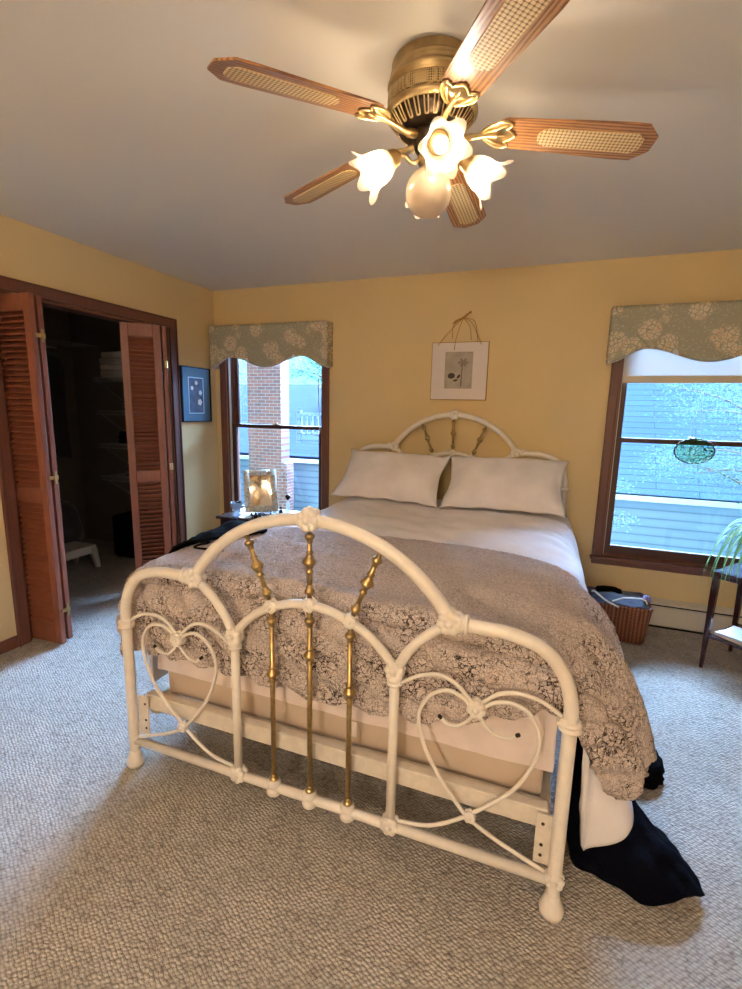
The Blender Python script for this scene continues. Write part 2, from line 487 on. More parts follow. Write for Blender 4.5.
def hinge_bm(p, zs, d):
    bm = B()
    for z in zs:
        tube(bm, [(p[0], p[1], z-.03), (p[0], p[1], z+.03)], .006, 8)
        cbox(bm, (p[0]-d[0]*.012, p[1]-d[1]*.012, z), (.026, .026, .05))
    return bm
def bifold(name, jamb, apex, free, off=.0):
    d = structure(name, (apex[0], apex[1], 0))
    for a, b in ((jamb, apex), (apex, free)):
        fr, sl = door_panel_bm(a, b)
        p = bevel(obj('door_panel', fr, m_door, d), .003)
        obj('louver', sl, m_slat, p)
    return d
d1 = structure('door_1', (.2, -1.75, 0))
for a, b in (((-.062, -1.802), (.238, -1.79)), ((.212, -1.728), (-.09, -1.738))):
    fr, sl = door_panel_bm(a, b); p = bevel(obj('door_panel', fr, m_door, d1), .003); obj('louver', sl, m_slat, p)
d2 = structure('door_2', (.15, -.8, 0))
for a, b in (((-.05, -.600), (.150, -.762)), ((.150, -.800), (-.035, -.985))):
    fr, sl = door_panel_bm(a, b); p = bevel(obj('door_panel', fr, m_door, d2), .003); obj('louver', sl, m_slat, p)
for z in (1.8, 1.02, .22):
    bm = B(); cbox(bm, (.246, -1.765, z), (.008, .055, .022)); cbox(bm, (.250, -1.757, z), (.008, .012, .07)); obj('hinge', bm, m_brass, d1)
for z in (1.74, .98, .22):
    bm = B(); cbox(bm, (.172, -.780, z), (.012, .03, .05)); tube(bm, [(.182, -.783, z-.025), (.182, -.783, z+.025)], .006, 8); obj('hinge', bm, m_shinybrass, d2)

# =================================================================== CLOSET CONTENT
def wire_shelf(z, label, x0=-1.0, x1=-.2, y0=-.42, y1=-.03, brackets=(-.97, -.22)):
    t = thing('wire_shelf', label, 'shelf', (x0, y1, z), 'white wire shelves on the closet side wall')
    bm = B()
    n = int((x1-x0)/.028)
    for i in range(n+1):
        x = x0 + (x1-x0)*i/n; tube(bm, [(x, y1, z), (x, y0, z), (x, y0-.004, z-.03)], .0022, 5)
    for y, zz in ((y1, z), ((y0+y1)/2, z-.004), (y0, z+.002), (y0-.004, z-.03)): tube(bm, [(x0, y, zz), (x1, y, zz)], .0035, 6)
    obj('wire_deck', bm, m_wire, t)
    for x in brackets:
        bm = B(); tube(bm, [(x, y0, z-.012), (x, y1-.005, z-.27)], .005, 6); obj('bracket', bm, m_wire, t)
wire_shelf(1.67, 'white wire closet shelf holding the pale folded blankets')
wire_shelf(1.38, 'white wire closet shelf, second down from the folded blankets')
wire_shelf(1.08, 'white wire closet shelf in the middle of the closet side wall')
wire_shelf(.78, 'lowest white wire closet shelf above the black suitcase')
# high shelf and rail along the back of the closet
t = thing('hanging_rail', 'white wire shelf and rail high across the back of the closet', 'shelf', (-1.74, -1.2, 2.0))
bm = B()
for i in range(60): y = -2.3 + i*.038; tube(bm, [(-1.74, y, 2.0), (-1.38, y, 2.0)], .002, 5)
for x in (-1.72, -1.55, -1.38): tube(bm, [(x, -2.33, 2.0), (x, -.03, 2.0)], .0035, 6)
obj('wire_deck', bm, m_wire, t)
bm = B(); tube(bm, [(-1.4, -2.33, 1.94), (-1.4, -.45, 1.94)], .012, 10); obj('rail', bm, m_wire, t)
def hanging(y, mat, name, label, zb, w=.24, th=.045, buttons=False):
    t = thing(name, label, 'clothes', (-1.4, y, 1.94), 'dark clothes hanging in the closet')
    bm = B(); tube(bm, [(-1.4, y, 1.90), (-1.384, y, 1.918)] + [(-1.4+.0168*math.cos(math.radians(a)), y, 1.94+.0168*math.sin(math.radians(a))) for a in range(-50, 200, 25)], .0025, 6)
    tube(bm, [(-1.4-w*.8, y, 1.83), (-1.4, y, 1.90), (-1.4+w*.8, y, 1.83)], .005, 6); obj('hanger', bm, m_wire, t)
    bm = B(); n = 28; rows = []
    prof = [(1.92, .05), (1.89, w*.55), (1.83, w*.95), (1.7, w), (1.3, w*.98), (.9 if zb < .9 else zb+.1, w*1.02), (zb, w*1.06)]
    for z, ww in prof:
        r = []
        for k in range(n):
            a = 2*PI*k/n; wob = 1+.25*math.sin(5*a+y*30)*(1.9-z)
            r.append(bm.verts.new((-1.4 + ww*math.cos(a), y + th*wob*math.sin(a)*(.5 if ww < .1 else 1), z)))
        rows.append(r)
    for a, b in zip(rows, rows[1:]):
        for k in range(n): bm.faces.new((a[k], a[(k+1) % n], b[(k+1) % n], b[k]))
    bm.faces.new(rows[0]); bm.faces.new(rows[-1][::-1])
    obj('garment', bm, mat, t, True)
    if buttons:
        for z in (1.60, 1.46, 1.33):
            bm = B(); lathe(bm, [(.0, .0), (.013, .002), (.013, .006), (.0, .008)], axis_matrix((-1.4+w-.01, y+.005, z), (1, -.4, 0)), 14); obj('button', bm, m_shinybrass, t)
    return t
spec = [(-2.1, m_dgrey, 'dark charcoal coat hanging at the far left of the closet rail', .8), (-1.95, m_black, 'long black dress hanging in the closet behind the left bifold door', .6),
        (-1.8, m_brownc, 'dark brown shirt hanging in the closet behind the left bifold door', 1.0), (-1.64, m_navy, 'dark navy jacket hanging in the closet just left of the doorway view', .95),
        (-1.48, m_black, 'black blouse hanging in the closet beside the navy jacket', 1.1), (-1.32, m_dgrey, 'charcoal sweater hanging beside the black blouse in the closet', 1.0),
        (-.72, m_black, 'black coat hanging at the right end of the closet rail', .75), (-.58, m_brownc, 'brown jacket hanging next to the side wall shelves', .95)]
for y, m, lb, zb in spec: hanging(y, m, 'hanging_garment', lb, zb)
hanging(-1.16, m_black, 'hanging_garment', 'black garment with three shiny buttons hanging in the middle of the closet', .8)
hanging(-.99, m_navy, 'hanging_garment', 'navy coat hanging just right of the black buttoned garment', .7)
hanging(-.86, m_black, 'hanging_garment', 'long black garment hanging right of the navy coat', .62)
# the three shiny buttons sit on the garment seen in the doorway
gg = [o for o in C.objects if o.type == 'EMPTY' and str(o.get('label', '')).startswith('black garment with three')][0]
for z in (1.585, 1.45, 1.32):
    bm = B(); lathe(bm, [(.0, .0), (.014, .002), (.014, .006), (.0, .008)], axis_matrix((-1.168, -1.155, z), (1, -.5, 0)), 14); obj('button', bm, m_shinybrass, gg)
def lump(bm, c, s, seed=0, amt=.18, seg=26, rings=16, flat=True):
    """Soft heap with a flat underside."""
    P = []
    for i in range(rings+1):
        th = PI*i/rings
        for k in range(seg):
            a = 2*PI*k/seg
            d = V((math.sin(th)*math.cos(a), math.sin(th)*math.sin(a), math.cos(th)))
            sg = lambda u, e: math.copysign(abs(u)**e, u)
            q = V((sg(d.x, .8), sg(d.y, .8), sg(d.z, .8))) * (1 + amt*nz(d, 2.2, seed) + amt*.5*nz(d, 6, seed+3))
            q = V((q.x*s[0], q.y*s[1], q.z*s[2]))
            if flat: q.z = max(q.z, -s[2]*.55)
            P.append(bm.verts.new(V(c)+q))
    for i in range(rings):
        for k in range(seg):
            a, b = i*seg+k, i*seg+(k+1) % seg
            bm.faces.new((P[a], P[b], P[b+seg], P[a+seg]))
    return bm
def heap(name, label, cat, c, s, m, seed, amt=.18, group=None):
    bm = B(); lump(bm, c, s, seed, amt); bmesh.ops.remove_doubles(bm, verts=bm.verts, dist=.0005)
    return tag(obj(name, bm, m, None, True), label, cat, group)
def folded(name, label, c, s, n, m, seed=0, group=None):
    """Folded cloth: n rounded layers joined at the folded edge."""
    bm = B(); rnd = random.Random(seed); h = s[2]/n
    for i in range(n):
        w, d = s[0]/2*(1-.05*rnd.random()), s[1]/2*(1-.06*rnd.random()); z = c[2]+h*(i+.5)
        M = Matrix.Translation((c[0]+.01*rnd.uniform(-1, 1), c[1]+.01*rnd.uniform(-1, 1), z)) @ Matrix.Rotation(rnd.uniform(-.06, .06), 4, 'Z')
        k = 16; ring = [(-w, -h*.46), (w*.92, -h*.46), (w, 0), (w*.92, h*.46), (-w, h*.46), (-w*1.02, 0)]
        A = [bm.verts.new(M @ V((x, -d, z2))) for x, z2 in ring]; Bv = [bm.verts.new(M @ V((x, d, z2))) for x, z2 in ring]
        bm.faces.new(A); bm.faces.new(Bv[::-1])
        for q in range(6): bm.faces.new((A[q], A[(q+1) % 6], Bv[(q+1) % 6], Bv[q]))
    o = obj(name, bm, m); bevel(o, .008, 3, 20)
    for p in o.data.polygons: p.use_smooth = True
    return tag(o, label, 'blanket' if 'blanket' in label else 'clothes', group)
folded('folded_blanket', 'pale grey folded blankets piled on the top side shelf in the closet', (-.72, -.23, 1.680), (.46, .34, .22), 4, m_grey, 1)
folded('folded_clothes', 'dark folded clothes on the second closet shelf', (-.55, -.22, 1.390), (.4, .3, .12), 4, m_dgrey, 2)
folded('folded_clothes', 'black folded clothes on the middle closet shelf', (-.6, -.22, 1.090), (.44, .3, .11), 3, m_black, 3)
folded('folded_clothes', 'brown folded clothes on the lowest closet shelf', (-.55, -.22, 0.790), (.4, .3, .12), 4, m_brownc, 4)
heap('laundry_pile', 'grey and dark heap of clothes on the closet floor behind the white stool', 'clothes', (-1.42, -.72, .19), (.26, .3, .35), m_dgrey, 5)
# suitcase
t = thing('suitcase', 'black suitcase standing on the closet floor under the wire shelves', 'suitcase', (-.68, -.25, 0))
bm = B(); box(bm, (-.92, -.42, .02), (-.46, -.12, .42)); bevel(obj('shell', bm, m_black, t), .03, 4)
bm = B(); tube(bm, catmull([(-.78, -.27, .42), (-.77, -.27, .45), (-.69, -.27, .46), (-.61, -.27, .45), (-.60, -.27, .42)], 5), .009, 8); obj('handle', bm, m_black_pl, t)
for x in (-.88, -.5): bm = B(); ball(bm, (x, -.38, .012), .012); obj('foot', bm, m_black_pl, t)
# white step stool
t = thing('step_stool', 'white plastic step stool on the closet floor', 'stool', (-.95, -.87, 0))
bm = B(); box(bm, (-1.10, -1.07, .185), (-.83, -.66, .21)); bevel(obj('step', bm, m_plastic, t), .012, 3)
for sx, sy in ((-1.09, -1.06), (-1.09, -.67), (-.84, -1.06), (-.84, -.67)):
    bm = B(); ox = .02 if sx > -1 else -.02; oy = .02 if sy > -.9 else -.02
    cx, cy = sx-ox*.8, sy-oy*.8
    a = [V((cx+dx*.028, cy+dy*.028, .186)) for dx, dy in ((-1, -1), (1, -1), (1, 1), (-1, 1))]
    b = [V((sx+ox*.6+dx*.016, sy+oy*.3+dy*.018, 0.0)) for dx, dy in ((-1, -1), (1, -1), (1, 1), (-1, 1))]
    A = [bm.verts.new(p) for p in a]; Bv = [bm.verts.new(p) for p in b]
    bm.faces.new(A); bm.faces.new(Bv[::-1])
    for q in range(4): bm.faces.new((A[q], A[(q+1) % 4], Bv[(q+1) % 4], Bv[q]))
    bevel(obj('leg', bm, m_plastic, t), .006)
for y in (-.665, -1.065):
    bm = B(); box(bm, (-1.07, y-.004, .13), (-.86, y+.004, .19)); obj('apron', bm, m_plastic, t)
bm = B(); box(bm, (-.842, -1.03, .14), (-.834, -.70, .19)); obj('apron', bm, m_plastic, t)

# =================================================================== BED
BX, BW = 1.415, 1.585
YF, YH = -2.37, -.12
bed = thing('iron_bed', 'cream painted iron bed with brass spindles, arched headboard and heart scroll footboard', 'bed', (2.205, -1.25, 0))
def P3(u, z, y): return V((BX+u, y, z))
def mirror(L): return [(BW-u, z) for u, z in L]
def boss(bm, c, r, seed=0, flat=.7):
    """Cast floral knot: a core with a ring of petals."""
    ball(bm, c, r*.72, 14, 10, (1, .85, 1))
    n = 7
    for k in range(n):
        a = 2*PI*k/n + seed*.7
        for y in (-1, 1):
            ball(bm, V(c) + V((math.cos(a)*r*.62, y*r*.30, math.sin(a)*r*.62)), r*.36, 8, 6)
    for y in (-1, 1): ball(bm, V(c)+V((0, y*r*.62, 0)), r*.26, 8, 6)
    return bm
def collar(bm, p, d, r, l=.03):
    lathe(bm, [(r*.9, -l/2), (r*1.35, -l*.42), (r*1.5, -l*.2), (r*1.15, 0), (r*1.5, l*.2), (r*1.35, l*.42), (r*.9, l/2)], axis_matrix(p, d), 16)
def arc(cx, cz, R, a0, a1, n=40): return [(cx+R*math.cos(math.radians(a0+(a1-a0)*i/n)), cz+R*math.sin(math.radians(a0+(a1-a0)*i/n))) for i in range(n+1)]
def spindle(bm, a, b, r=.008, knots=()):
    a, b = V(a), V(b); tube(bm, [a, b], r, 12); d = b-a
    lathe(bm, [(r, .022), (r*1.9, .026), (r*2.1, .034), (r*1.6, .041), (r*1.1, .044), (r*1.4, .049), (r, .054)], axis_matrix(a, d), 14)
    lathe(bm, [(r, .022), (r*1.9, .026), (r*2.1, .034), (r*1.6, .041), (r*1.1, .044), (r*1.4, .049), (r, .054)], axis_matrix(b, -d), 14)
    for f, k in knots:
        c = a + d*f
        lathe(bm, [(r*.9, -.040*k), (r*1.5, -.037*k), (r*1.6, -.032*k), (r*1.1, -.027*k), (r*1.25, -.022*k), (r*1.9, -.012*k), (r*2.7*(.55+.45*k), -.003*k), (r*2.8*(.55+.45*k), .002*k), (r*1.9, .012*k), (r*1.25, .022*k), (r*1.1, .027*k), (r*1.6, .032*k), (r*1.5, .037*k), (r*.9, .040*k)], axis_matrix(c, d), 18)
def board(y, dz, head=False):
    nm = 'headboard' if head else 'footboard'
    zb = 0
    # posts with the shoulder curve up to the first knot
    for side in (0, 1):
        m = (lambda L: mirror(L)) if side else (lambda L: L)
        prof = m([(0, .05), (0, .25), (0, .45), (0, .60+dz), (.004, .68+dz), (.03, .757+dz), (.085, .815+dz), (.17, .842+dz), (.25, .845+dz), (.335, .845+dz)])
        bm = B(); tube(bm, catmull([P3(u, z, y) for u, z in prof], 8), .0195, 16); obj('post', bm, m_iron, bed, True)
        bm = B(); lathe(bm, [(.02, .0), (.032, .002), (.036, .02), (.031, .034), (.024, .05), (.02, .07)], Matrix.Translation(P3(prof[0][0], 0, y)), 20); obj('foot_cap', bm, m_iron, bed, True)
        sg = -1 if side else 1; u0 = BW if side else 0
        # inner curve running down from the knot
        cv = m([(.345, .84+dz), (.41, .788+dz), (.462, .727+dz), (.497, .66+dz)])
        bm = B(); tube(bm, catmull([P3(u, z, y) for u, z in cv], 8), .0155, 14); obj('shoulder_arch', bm, m_iron, bed, True)
        up = m([(.5, .655+dz), (.5, .115 if not head else .75)])
        bm = B(); tube(bm, [P3(u, z, y) for u, z in up], .0155, 14); obj('upright', bm, m_iron, bed, True)
        kn = m([(.34, .848+dz)])[0]; bm = B(); boss(bm, P3(*kn, y), .040, side); 
        collar(bm, P3(kn[0]-sg*.04, kn[1], y), (1, 0, 0), .02); obj('casting', bm, m_iron, bed, True)
        kn = m([(.5, .66+dz)])[0]; bm = B(); boss(bm, P3(*kn, y), .034, side+2); collar(bm, P3(kn[0], kn[1]-.035, y), (0, 0, 1), .017); obj('casting', bm, m_iron, bed, True)
        bm = B(); collar(bm, P3(u0, .61+dz, y), (0, 0, 1), .021, .035); boss(bm, P3(u0+sg*.012, .612+dz, y), .024, 3); obj('casting', bm, m_iron, bed, True)
    bm = B(); a = math.degrees(math.asin((.848-.561)/.539)); tube(bm, [P3(u, z+dz, y) for u, z in arc(.7925, .561, .539, a, 180-a, 56)], .0205, 16); obj('arch', bm, m_iron, bed, True)
    bm = B(); a = math.degrees(math.asin((.66-.474)/.348)); tube(bm, [P3(u, z+dz, y) for u, z in arc(.7925, .472, .348, a, 180-a, 40)], .0145, 14); obj('inner_arch', bm, m_iron, bed, True)
    bm = B(); boss(bm, P3(.7925, 1.102+dz, y), .042); obj('casting', bm, m_iron, bed, True)
    for u, z in ((.65, .793), (.7925, .822), (.935, .793)):
        bm = B(); boss(bm, P3(u, z+dz, y), .027, u*9); obj('casting', bm, m_iron, bed, True)
    for (a, b) in (((.557, 1.03), (.645, .805)), ((.7925, 1.08), (.7925, .835)), ((1.03, 1.03), (.94, .805))):
        bm = B(); spindle(bm, P3(a[0], a[1]+dz, y), P3(b[0], b[1]+dz, y), .0080, ((.47, .95),)); obj('brass_spindle', bm, m_brass, bed, True)
    zb = .09 if not head else .8
    for u, k in ((.65, .55), (.7925, .647), (.935, .55)):
        bm = B(); zt = .775 if u != .7925 else .8
        spindle(bm, P3(u, zt+dz, y), P3(u, zb+.02, y), .0085, (((zt-k)/(zt-zb-.02), .72),)) if not head else spindle(bm, P3(u, zt+dz, y), P3(u, zb+.02, y), .0085, ((.2, .5),))
        obj('brass_spindle', bm, m_brass, bed, True)
board(YH, .318, True)
board(YF, 0)
y = YF
bm = B(); tube(bm, [P3(0, .112, y), P3(BW, .112, y)], .0165, 14); obj('bottom_rail', bm, m_iron, bed, True)
for u, r in ((0, .024), (.5, .035), (1.085, .035), (BW, .03)):
    bm = B(); boss(bm, P3(u, .118, y), r, u); obj('casting', bm, m_iron, bed, True)
for u in (.65, .7925, .935):
    bm = B(); lathe(bm, [(.012, .03), (.021, .024), (.026, .008), (.022, -.004), (.028, -.012), (.026, -.03), (.012, -.036)][::-1], Matrix.Translation(P3(u, .118, y)), 16); obj('casting', bm, m_iron, bed, True)
RH = dict(lobe_a=[(1.318, .602), (1.29, .625), (1.243, .634), (1.193, .600), (1.166, .532), (1.187, .435), (1.231, .354), (1.281, .288), (1.33, .235), (1.40, .195), (1.488, .160), (1.555, .135)],
          lobe_b=[(1.355, .602), (1.385, .624), (1.43, .634), (1.478, .615), (1.509, .56), (1.508, .49), (1.480, .41), (1.435, .34), (1.33, .235), (1.25, .175), (1.19, .148), (1.11, .135)],
          arc_a=[(1.105, .625), (1.163, .662), (1.223, .678), (1.274, .660), (1.32, .615)], arc_b=[(1.35, .615), (1.391, .652), (1.441, .668), (1.499, .662), (1.545, .64), (1.578, .612)],
          curl_a=[(1.325, .57), (1.306, .546), (1.282, .528), (1.254, .526), (1.236, .540)], curl_b=[(1.345, .57), (1.366, .544), (1.394, .523), (1.43, .523), (1.448, .536)])
for side in (0, 1):
    f = (lambda L: L) if side else mirror
    for k, L in RH.items():
        L = f(L); dy = -.004 if k[-1] == 'a' else .004
        bm = B(); tube(bm, catmull([P3(u, z, y+dy) for u, z in L], 7), .0062 if 'curl' not in k else .0052, 10); s = obj('scroll', bm, m_iron, bed, True)
        if 'curl' in k:
            bm = B(); u, z = L[-1]; w = L[-2]; d = (P3(u, z, y)-P3(*w, y)).normalized(); lathe(bm, [(.004, 0), (.006, .002), (.006, .012), (.003, .014)], axis_matrix(P3(u, z, y+dy), d), 10); obj('screw_tip', bm, m_dark, s)
    u = f([(1.335, .6)])[0][0]
    bm = B(); boss(bm, P3(u, .597, y), .030, 1); obj('casting', bm, m_iron, bed, True)
    bm = B(); boss(bm, P3(u, .237, y), .021, 1); obj('casting', bm, m_iron, bed, True)
# side rails and cross rail
bm = B(); box(bm, (BX+.03, -2.328, .252), (BX+BW-.03, -2.240, .262)); box(bm, (BX+.03, -2.334, .236), (BX+BW-.03, -2.296, .300)); bevel(obj('cross_rail', bm, m_rail, bed), .008, 3)
for s, x in ((1, BX+.02), (-1, BX+BW-.055)):
    bm = B(); box(bm, (x, -2.30, .19), (x+.035, -.14, .245)); bevel(obj('side_rail', bm, m_rail, bed), .004)
for x in (BX+.012, BX+BW-.062):
    bm = B(); box(bm, (x, -2.352, .135), (x+.05, -2.345, .30)); o = obj('rail_bracket', bm, m_rail, bed); bevel(o, .002)
    for z in (.165, .20, .27):
        bm = B(); lathe(bm, [(0, 0), (.005, .001), (.005, .003), (0, .004)], axis_matrix((x+.025+(.012 if x < 2 else -.006), -2.352, z), (0, -1, 0)), 10); obj('bolt', bm, m_dark, o)

# box spring and mattress
t = thing('box_spring', 'taupe fabric box spring resting on the bed rails', 'box spring', (2.205, -1.2, .247))
bm = B(); box(bm, (BX+.05, -2.236, .247), (BX+BW-.05, -.16, .405)); bevel(obj('cover', bm, m_boxspring, t), .02, 4)
bm = B(); box(bm, (2.285, -2.240, .29), (2.325, -2.2365, .345)); box(bm, (2.333, -2.2405, .286), (2.337, -2.2365, .33)); obj('label_tag', bm, m_paper, t)
t = thing('mattress', 'white sheeted mattress lying on the taupe box spring', 'mattress', (2.205, -1.2, .41))
def mat_disp(p, u, v):
    if p.y < -2.2 or p.x > 2.93 or p.x < 1.45: return .006*nz(V((p.x*3, p.y*3, p.z*1.2)), 4) + .004*nz(p, 14, 2)
    return 0
G = []
xs_ = [BX+.025, BX+.03, BX+.07, 1.7, 2.2, 2.7, BX+BW-.07, BX+BW-.03, BX+BW-.025]
zs_ = lambda i, zt, zb: zb if i in (0, 8) else ((zt-.05) if i in (1, 7) else zt)
bm = B()
for yy, zt in ((-2.252, .365), (-2.250, .53), (-2.242, .63), (-2.205, .68), (-1.8, .705), (-1.2, .715), (-.6, .715), (-.18, .71), (-.14, .6), (-.14, .365)):
    row = []
    for i, x in enumerate(xs_):
        z = min(zt, (.365 if i in (0, 8) else .65 if i in (1, 7) else zt)); row.append((x, yy, z))
    G.append(row)
loft(bm, G, 120, 110, mat_disp); obj('fitted_sheet', bm, m_sheet, t, True)
bm = B(); box(bm, (BX+.06, -2.24, .407), (BX+BW-.06, -.17, .66)); obj('core', bm, m_boxspring, t)

# duvet
def duv(p, u, v):
    w = .010*nz(V((p.x*1.2, p.y*2.6, p.z)), 3.0, 1) + .006*nz(V((p.x*2+p.y*2, p.y, p.z*2)), 5, 2) + .004*nz(V((p.x+p.y*.6, p.y*.5, p.z)), 16, 4)
    w += .007*math.sin((p.x*.6+p.y*1.0+.25*nz(p, 2, 6))*34)*max(0, nz(p, 1.6, 9)+.15)
    if p.x > 3.03: w += .012*math.sin(p.y*19+2*nz(p, 3, 5))*min(1, (p.x-3.03)/.06)
    return w
ys = [-.2, -.45, -.8, -1.15, -1.5, -1.85, -2.1, -2.25]
bm = B(); G = []
for k, yy in enumerate(ys):
    f = k/(len(ys)-1)
    zt = .768 + .008*math.sin(f*3) if k < 4 else .727
    zr = [.30, .29, .28, .27, .26, .24, .17, .06][k]; xr = [3.08, 3.095, 3.115, 3.12, 3.125, 3.12, 3.115, 3.06][k]
    G.append([(1.345, yy, .24), (1.35, yy, .45), (1.365, yy, .64), (1.43, yy, .73), (1.62, yy, zt), (1.9, yy, zt+.006), (2.2, yy, zt), (2.5, yy, zt+.006), (2.78, yy, zt), (2.94, yy, zt-.004), (3.035 if k < 6 else 3.0, yy, .715 if k < 5 else .675), (3.075 if k < 6 else 3.04, yy+.0, .60), (xr-.01, yy, .45), (xr, yy, zr)])
G[-1] = [(x, yy2+.03 if x < 3.02 else -2.20, z) for (x, yy2, z) in G[-1]]
G[-1] = [(x, max(yy2, -2.19), z) for x, yy2, z in G[-1]]; G[-1][10] = (2.99, -2.18, .65); G[-1][11] = (3.03, -2.18, .57)
G[-1][-1] = (3.085, -2.20, .085); G[-1][-2] = (3.06, -2.215, .3); G[-1][-3] = (3.045, -2.22, .5)
G[-2][-1] = (3.215, -2.16, .185); G[-2][-2] = (3.13, -2.12, .40)
loft(bm, G, 190, 170, duv)
dv = obj('duvet', bm, m_white, None, True); solid(dv, .02, 1)
tag(dv, 'white duvet spread over the bed with its corner hanging past the right foot post', 'duvet')

# sherpa blanket
cols = [1.335, 1.345, 1.40, 1.56, 1.80, 2.05, 2.3, 2.55, 2.8, 2.98, 3.10, 3.17, 3.21]
def rowz(z): return z
top = .80
R = []
R.append([(1.335, -1.42, .45), (1.345, -1.42, .64), (1.40, -1.43, .765), (1.56, -1.49, top), (1.80, -1.51, top+.004), (2.05, -1.47, top), (2.3, -1.455, top), (2.55, -1.455, top), (2.8, -1.49, top-.002), (2.98, -1.60, .785), (3.09, -1.68, .72), (3.155, -1.72, .61), (3.185, -1.74, .50)])
R.append([(1.325, -1.65, .42), (1.335, -1.65, .64), (1.40, -1.65, .77), (1.56, -1.68, top+.01), (1.80, -1.70, top+.01), (2.05, -1.69, top+.006), (2.3, -1.68, top+.004), (2.55, -1.69, top), (2.8, -1.73, top-.004), (2.98, -1.80, .782), (3.095, -1.84, .71), (3.165, -1.86, .59), (3.20, -1.87, .46)])
R.append([(1.295, -1.9, .40), (1.305, -1.9, .65), (1.37, -1.9, .78), (1.56, -1.92, top+.02), (1.80, -1.93, top+.02), (2.05, -1.93, top+.01), (2.3, -1.93, top), (2.55, -1.94, top-.004), (2.8, -1.96, top-.01), (2.98, -1.99, .775), (3.10, -2.0, .70), (3.18, -2.0, .57), (3.225, -2.0, .42)])
R.append([(1.290, -2.12, .40), (1.295, -2.12, .64), (1.35, -2.13, .775), (1.56, -2.14, top+.02), (1.80, -2.15, top+.02), (2.05, -2.15, top+.008), (2.3, -2.15, top-.012), (2.55, -2.15, top-.02), (2.8, -2.15, top-.022), (2.98, -2.14, .762), (3.10, -2.13, .69), (3.195, -2.11, .55), (3.25, -2.10, .39)])
R.append([(1.345, -2.25, .40), (1.350, -2.26, .64), (1.39, -2.27, .775), (1.56, -2.275, .812), (1.80, -2.28, .815), (2.05, -2.28, .80), (2.3, -2.28, .765), (2.55, -2.28, .752), (2.8, -2.275, .755), (2.97, -2.26, .735), (3.09, -2.23, .665), (3.19, -2.19, .52), (3.25, -2.155, .38)])
R.append([(1.368, -2.295, .40), (1.375, -2.305, .60), (1.42, -2.325, .70), (1.57, -2.338, .745), (1.80, -2.34, .745), (2.05, -2.338, .735), (2.3, -2.338, .705), (2.55, -2.338, .70), (2.79, -2.335, .71), (2.95, -2.315, .69), (3.06, -2.275, .62), (3.16, -2.235, .48), (3.235, -2.18, .355)])
R.append([(1.385, -2.315, .40), (1.40, -2.325, .54), (1.45, -2.335, .60), (1.58, -2.347, .62), (1.81, -2.35, .62), (2.05, -2.348, .61), (2.3, -2.348, .60), (2.55, -2.345, .61), (2.78, -2.34, .65), (2.93, -2.32, .645), (3.03, -2.29, .56), (3.12, -2.26, .42), (3.195, -2.21, .315)])
R.append([(1.39, -2.32, .42), (1.41, -2.333, .47), (1.46, -2.342, .475), (1.58, -2.35, .47), (1.81, -2.352, .465), (2.05, -2.35, .458), (2.3, -2.35, .458), (2.52, -2.348, .48), (2.72, -2.343, .55), (2.90, -2.325, .585), (3.0, -2.295, .50), (3.085, -2.27, .37), (3.15, -2.23, .285)])
def sher(p, u, v):
    w = .005*nz(p, 9, 1) + .0030*nz(p, 40, 2) + .0030*nz(p, 85, 3)
    k = max(0, min(1, (v-.62)/.14))
    if k > 0:    # diagonal folds where it drops over the foot end
        q = p.x-1.35
        w += k*.017*math.sin(70*(p.z + .85*q - .19*q*q) + 3.0*nz(p, 3.2, 4))*(.55+.9*max(0, nz(p, 2.2, 11)+.25)) + k*.008*nz(V((p.x*1.5, p.y, p.z+.5*p.x)), 11, 12)
    if v < .66: w += .006*math.sin((p.x*5+p.y*30)+2.5*nz(p, 2.5, 5))*max(0, nz(p, 2, 6)+.4)
    if u > .78: w += .009*math.sin((p.y*26 - p.z*8)+2*nz(p, 4, 8))
    return max(-.006, w) if k > 0 else w
R = R[:4]
lip = [(1.305, .58), (1.305, .68), (1.36, .762), (1.56, .797), (1.80, .806), (2.03, .818), (2.3, .80), (2.6, .792), (2.80, .772), (2.96, .72), (3.07, .655), (3.17, .53), (3.235, .40)]
hem = [.40, .455, .47, .472, .468, .46, .455, .475, .54, .585, .50, .37, .285]
yo = [0]*9 + [.02, .045, .085, .125]
def rowx(dy, f):   # f: 0 at the lip, 1 at the hem
    out = []
    for (x, z), h, o in zip(lip, hem, yo):
        out.append((x + (.03*f if x < 1.4 else 0) - (.07*f*f if x > 3.1 else .03*f if x > 3.0 else 0), dy + o*.9, z + (h-z)*f))
    return out
R.append([(x, -2.225+o*.6, z+.004) for (x, z), o in zip(lip, yo)])
R.append([(x, -2.262+o, z-.022) for (x, z), o in zip(lip, yo)])
R.append([(x, -2.252+o, z-.05) for (x, z), o in zip(lip, yo)])
R += [rowx(-2.292, .30), rowx(-2.300, .62), rowx(-2.302, 1.)]
R[3] = [(x, y+.03, z-(.01 if 1.5 < x < 2.9 else 0)) for x, y, z in R[3]]
bm = B(); loft(bm, R, 420, 330, sher)
bl = obj('sherpa_blanket', bm, m_sherpa, None, True); solid(bl, .018, 1)
tag(bl, 'beige fleece blanket across the foot of the bed, hanging over its right corner', 'blanket')

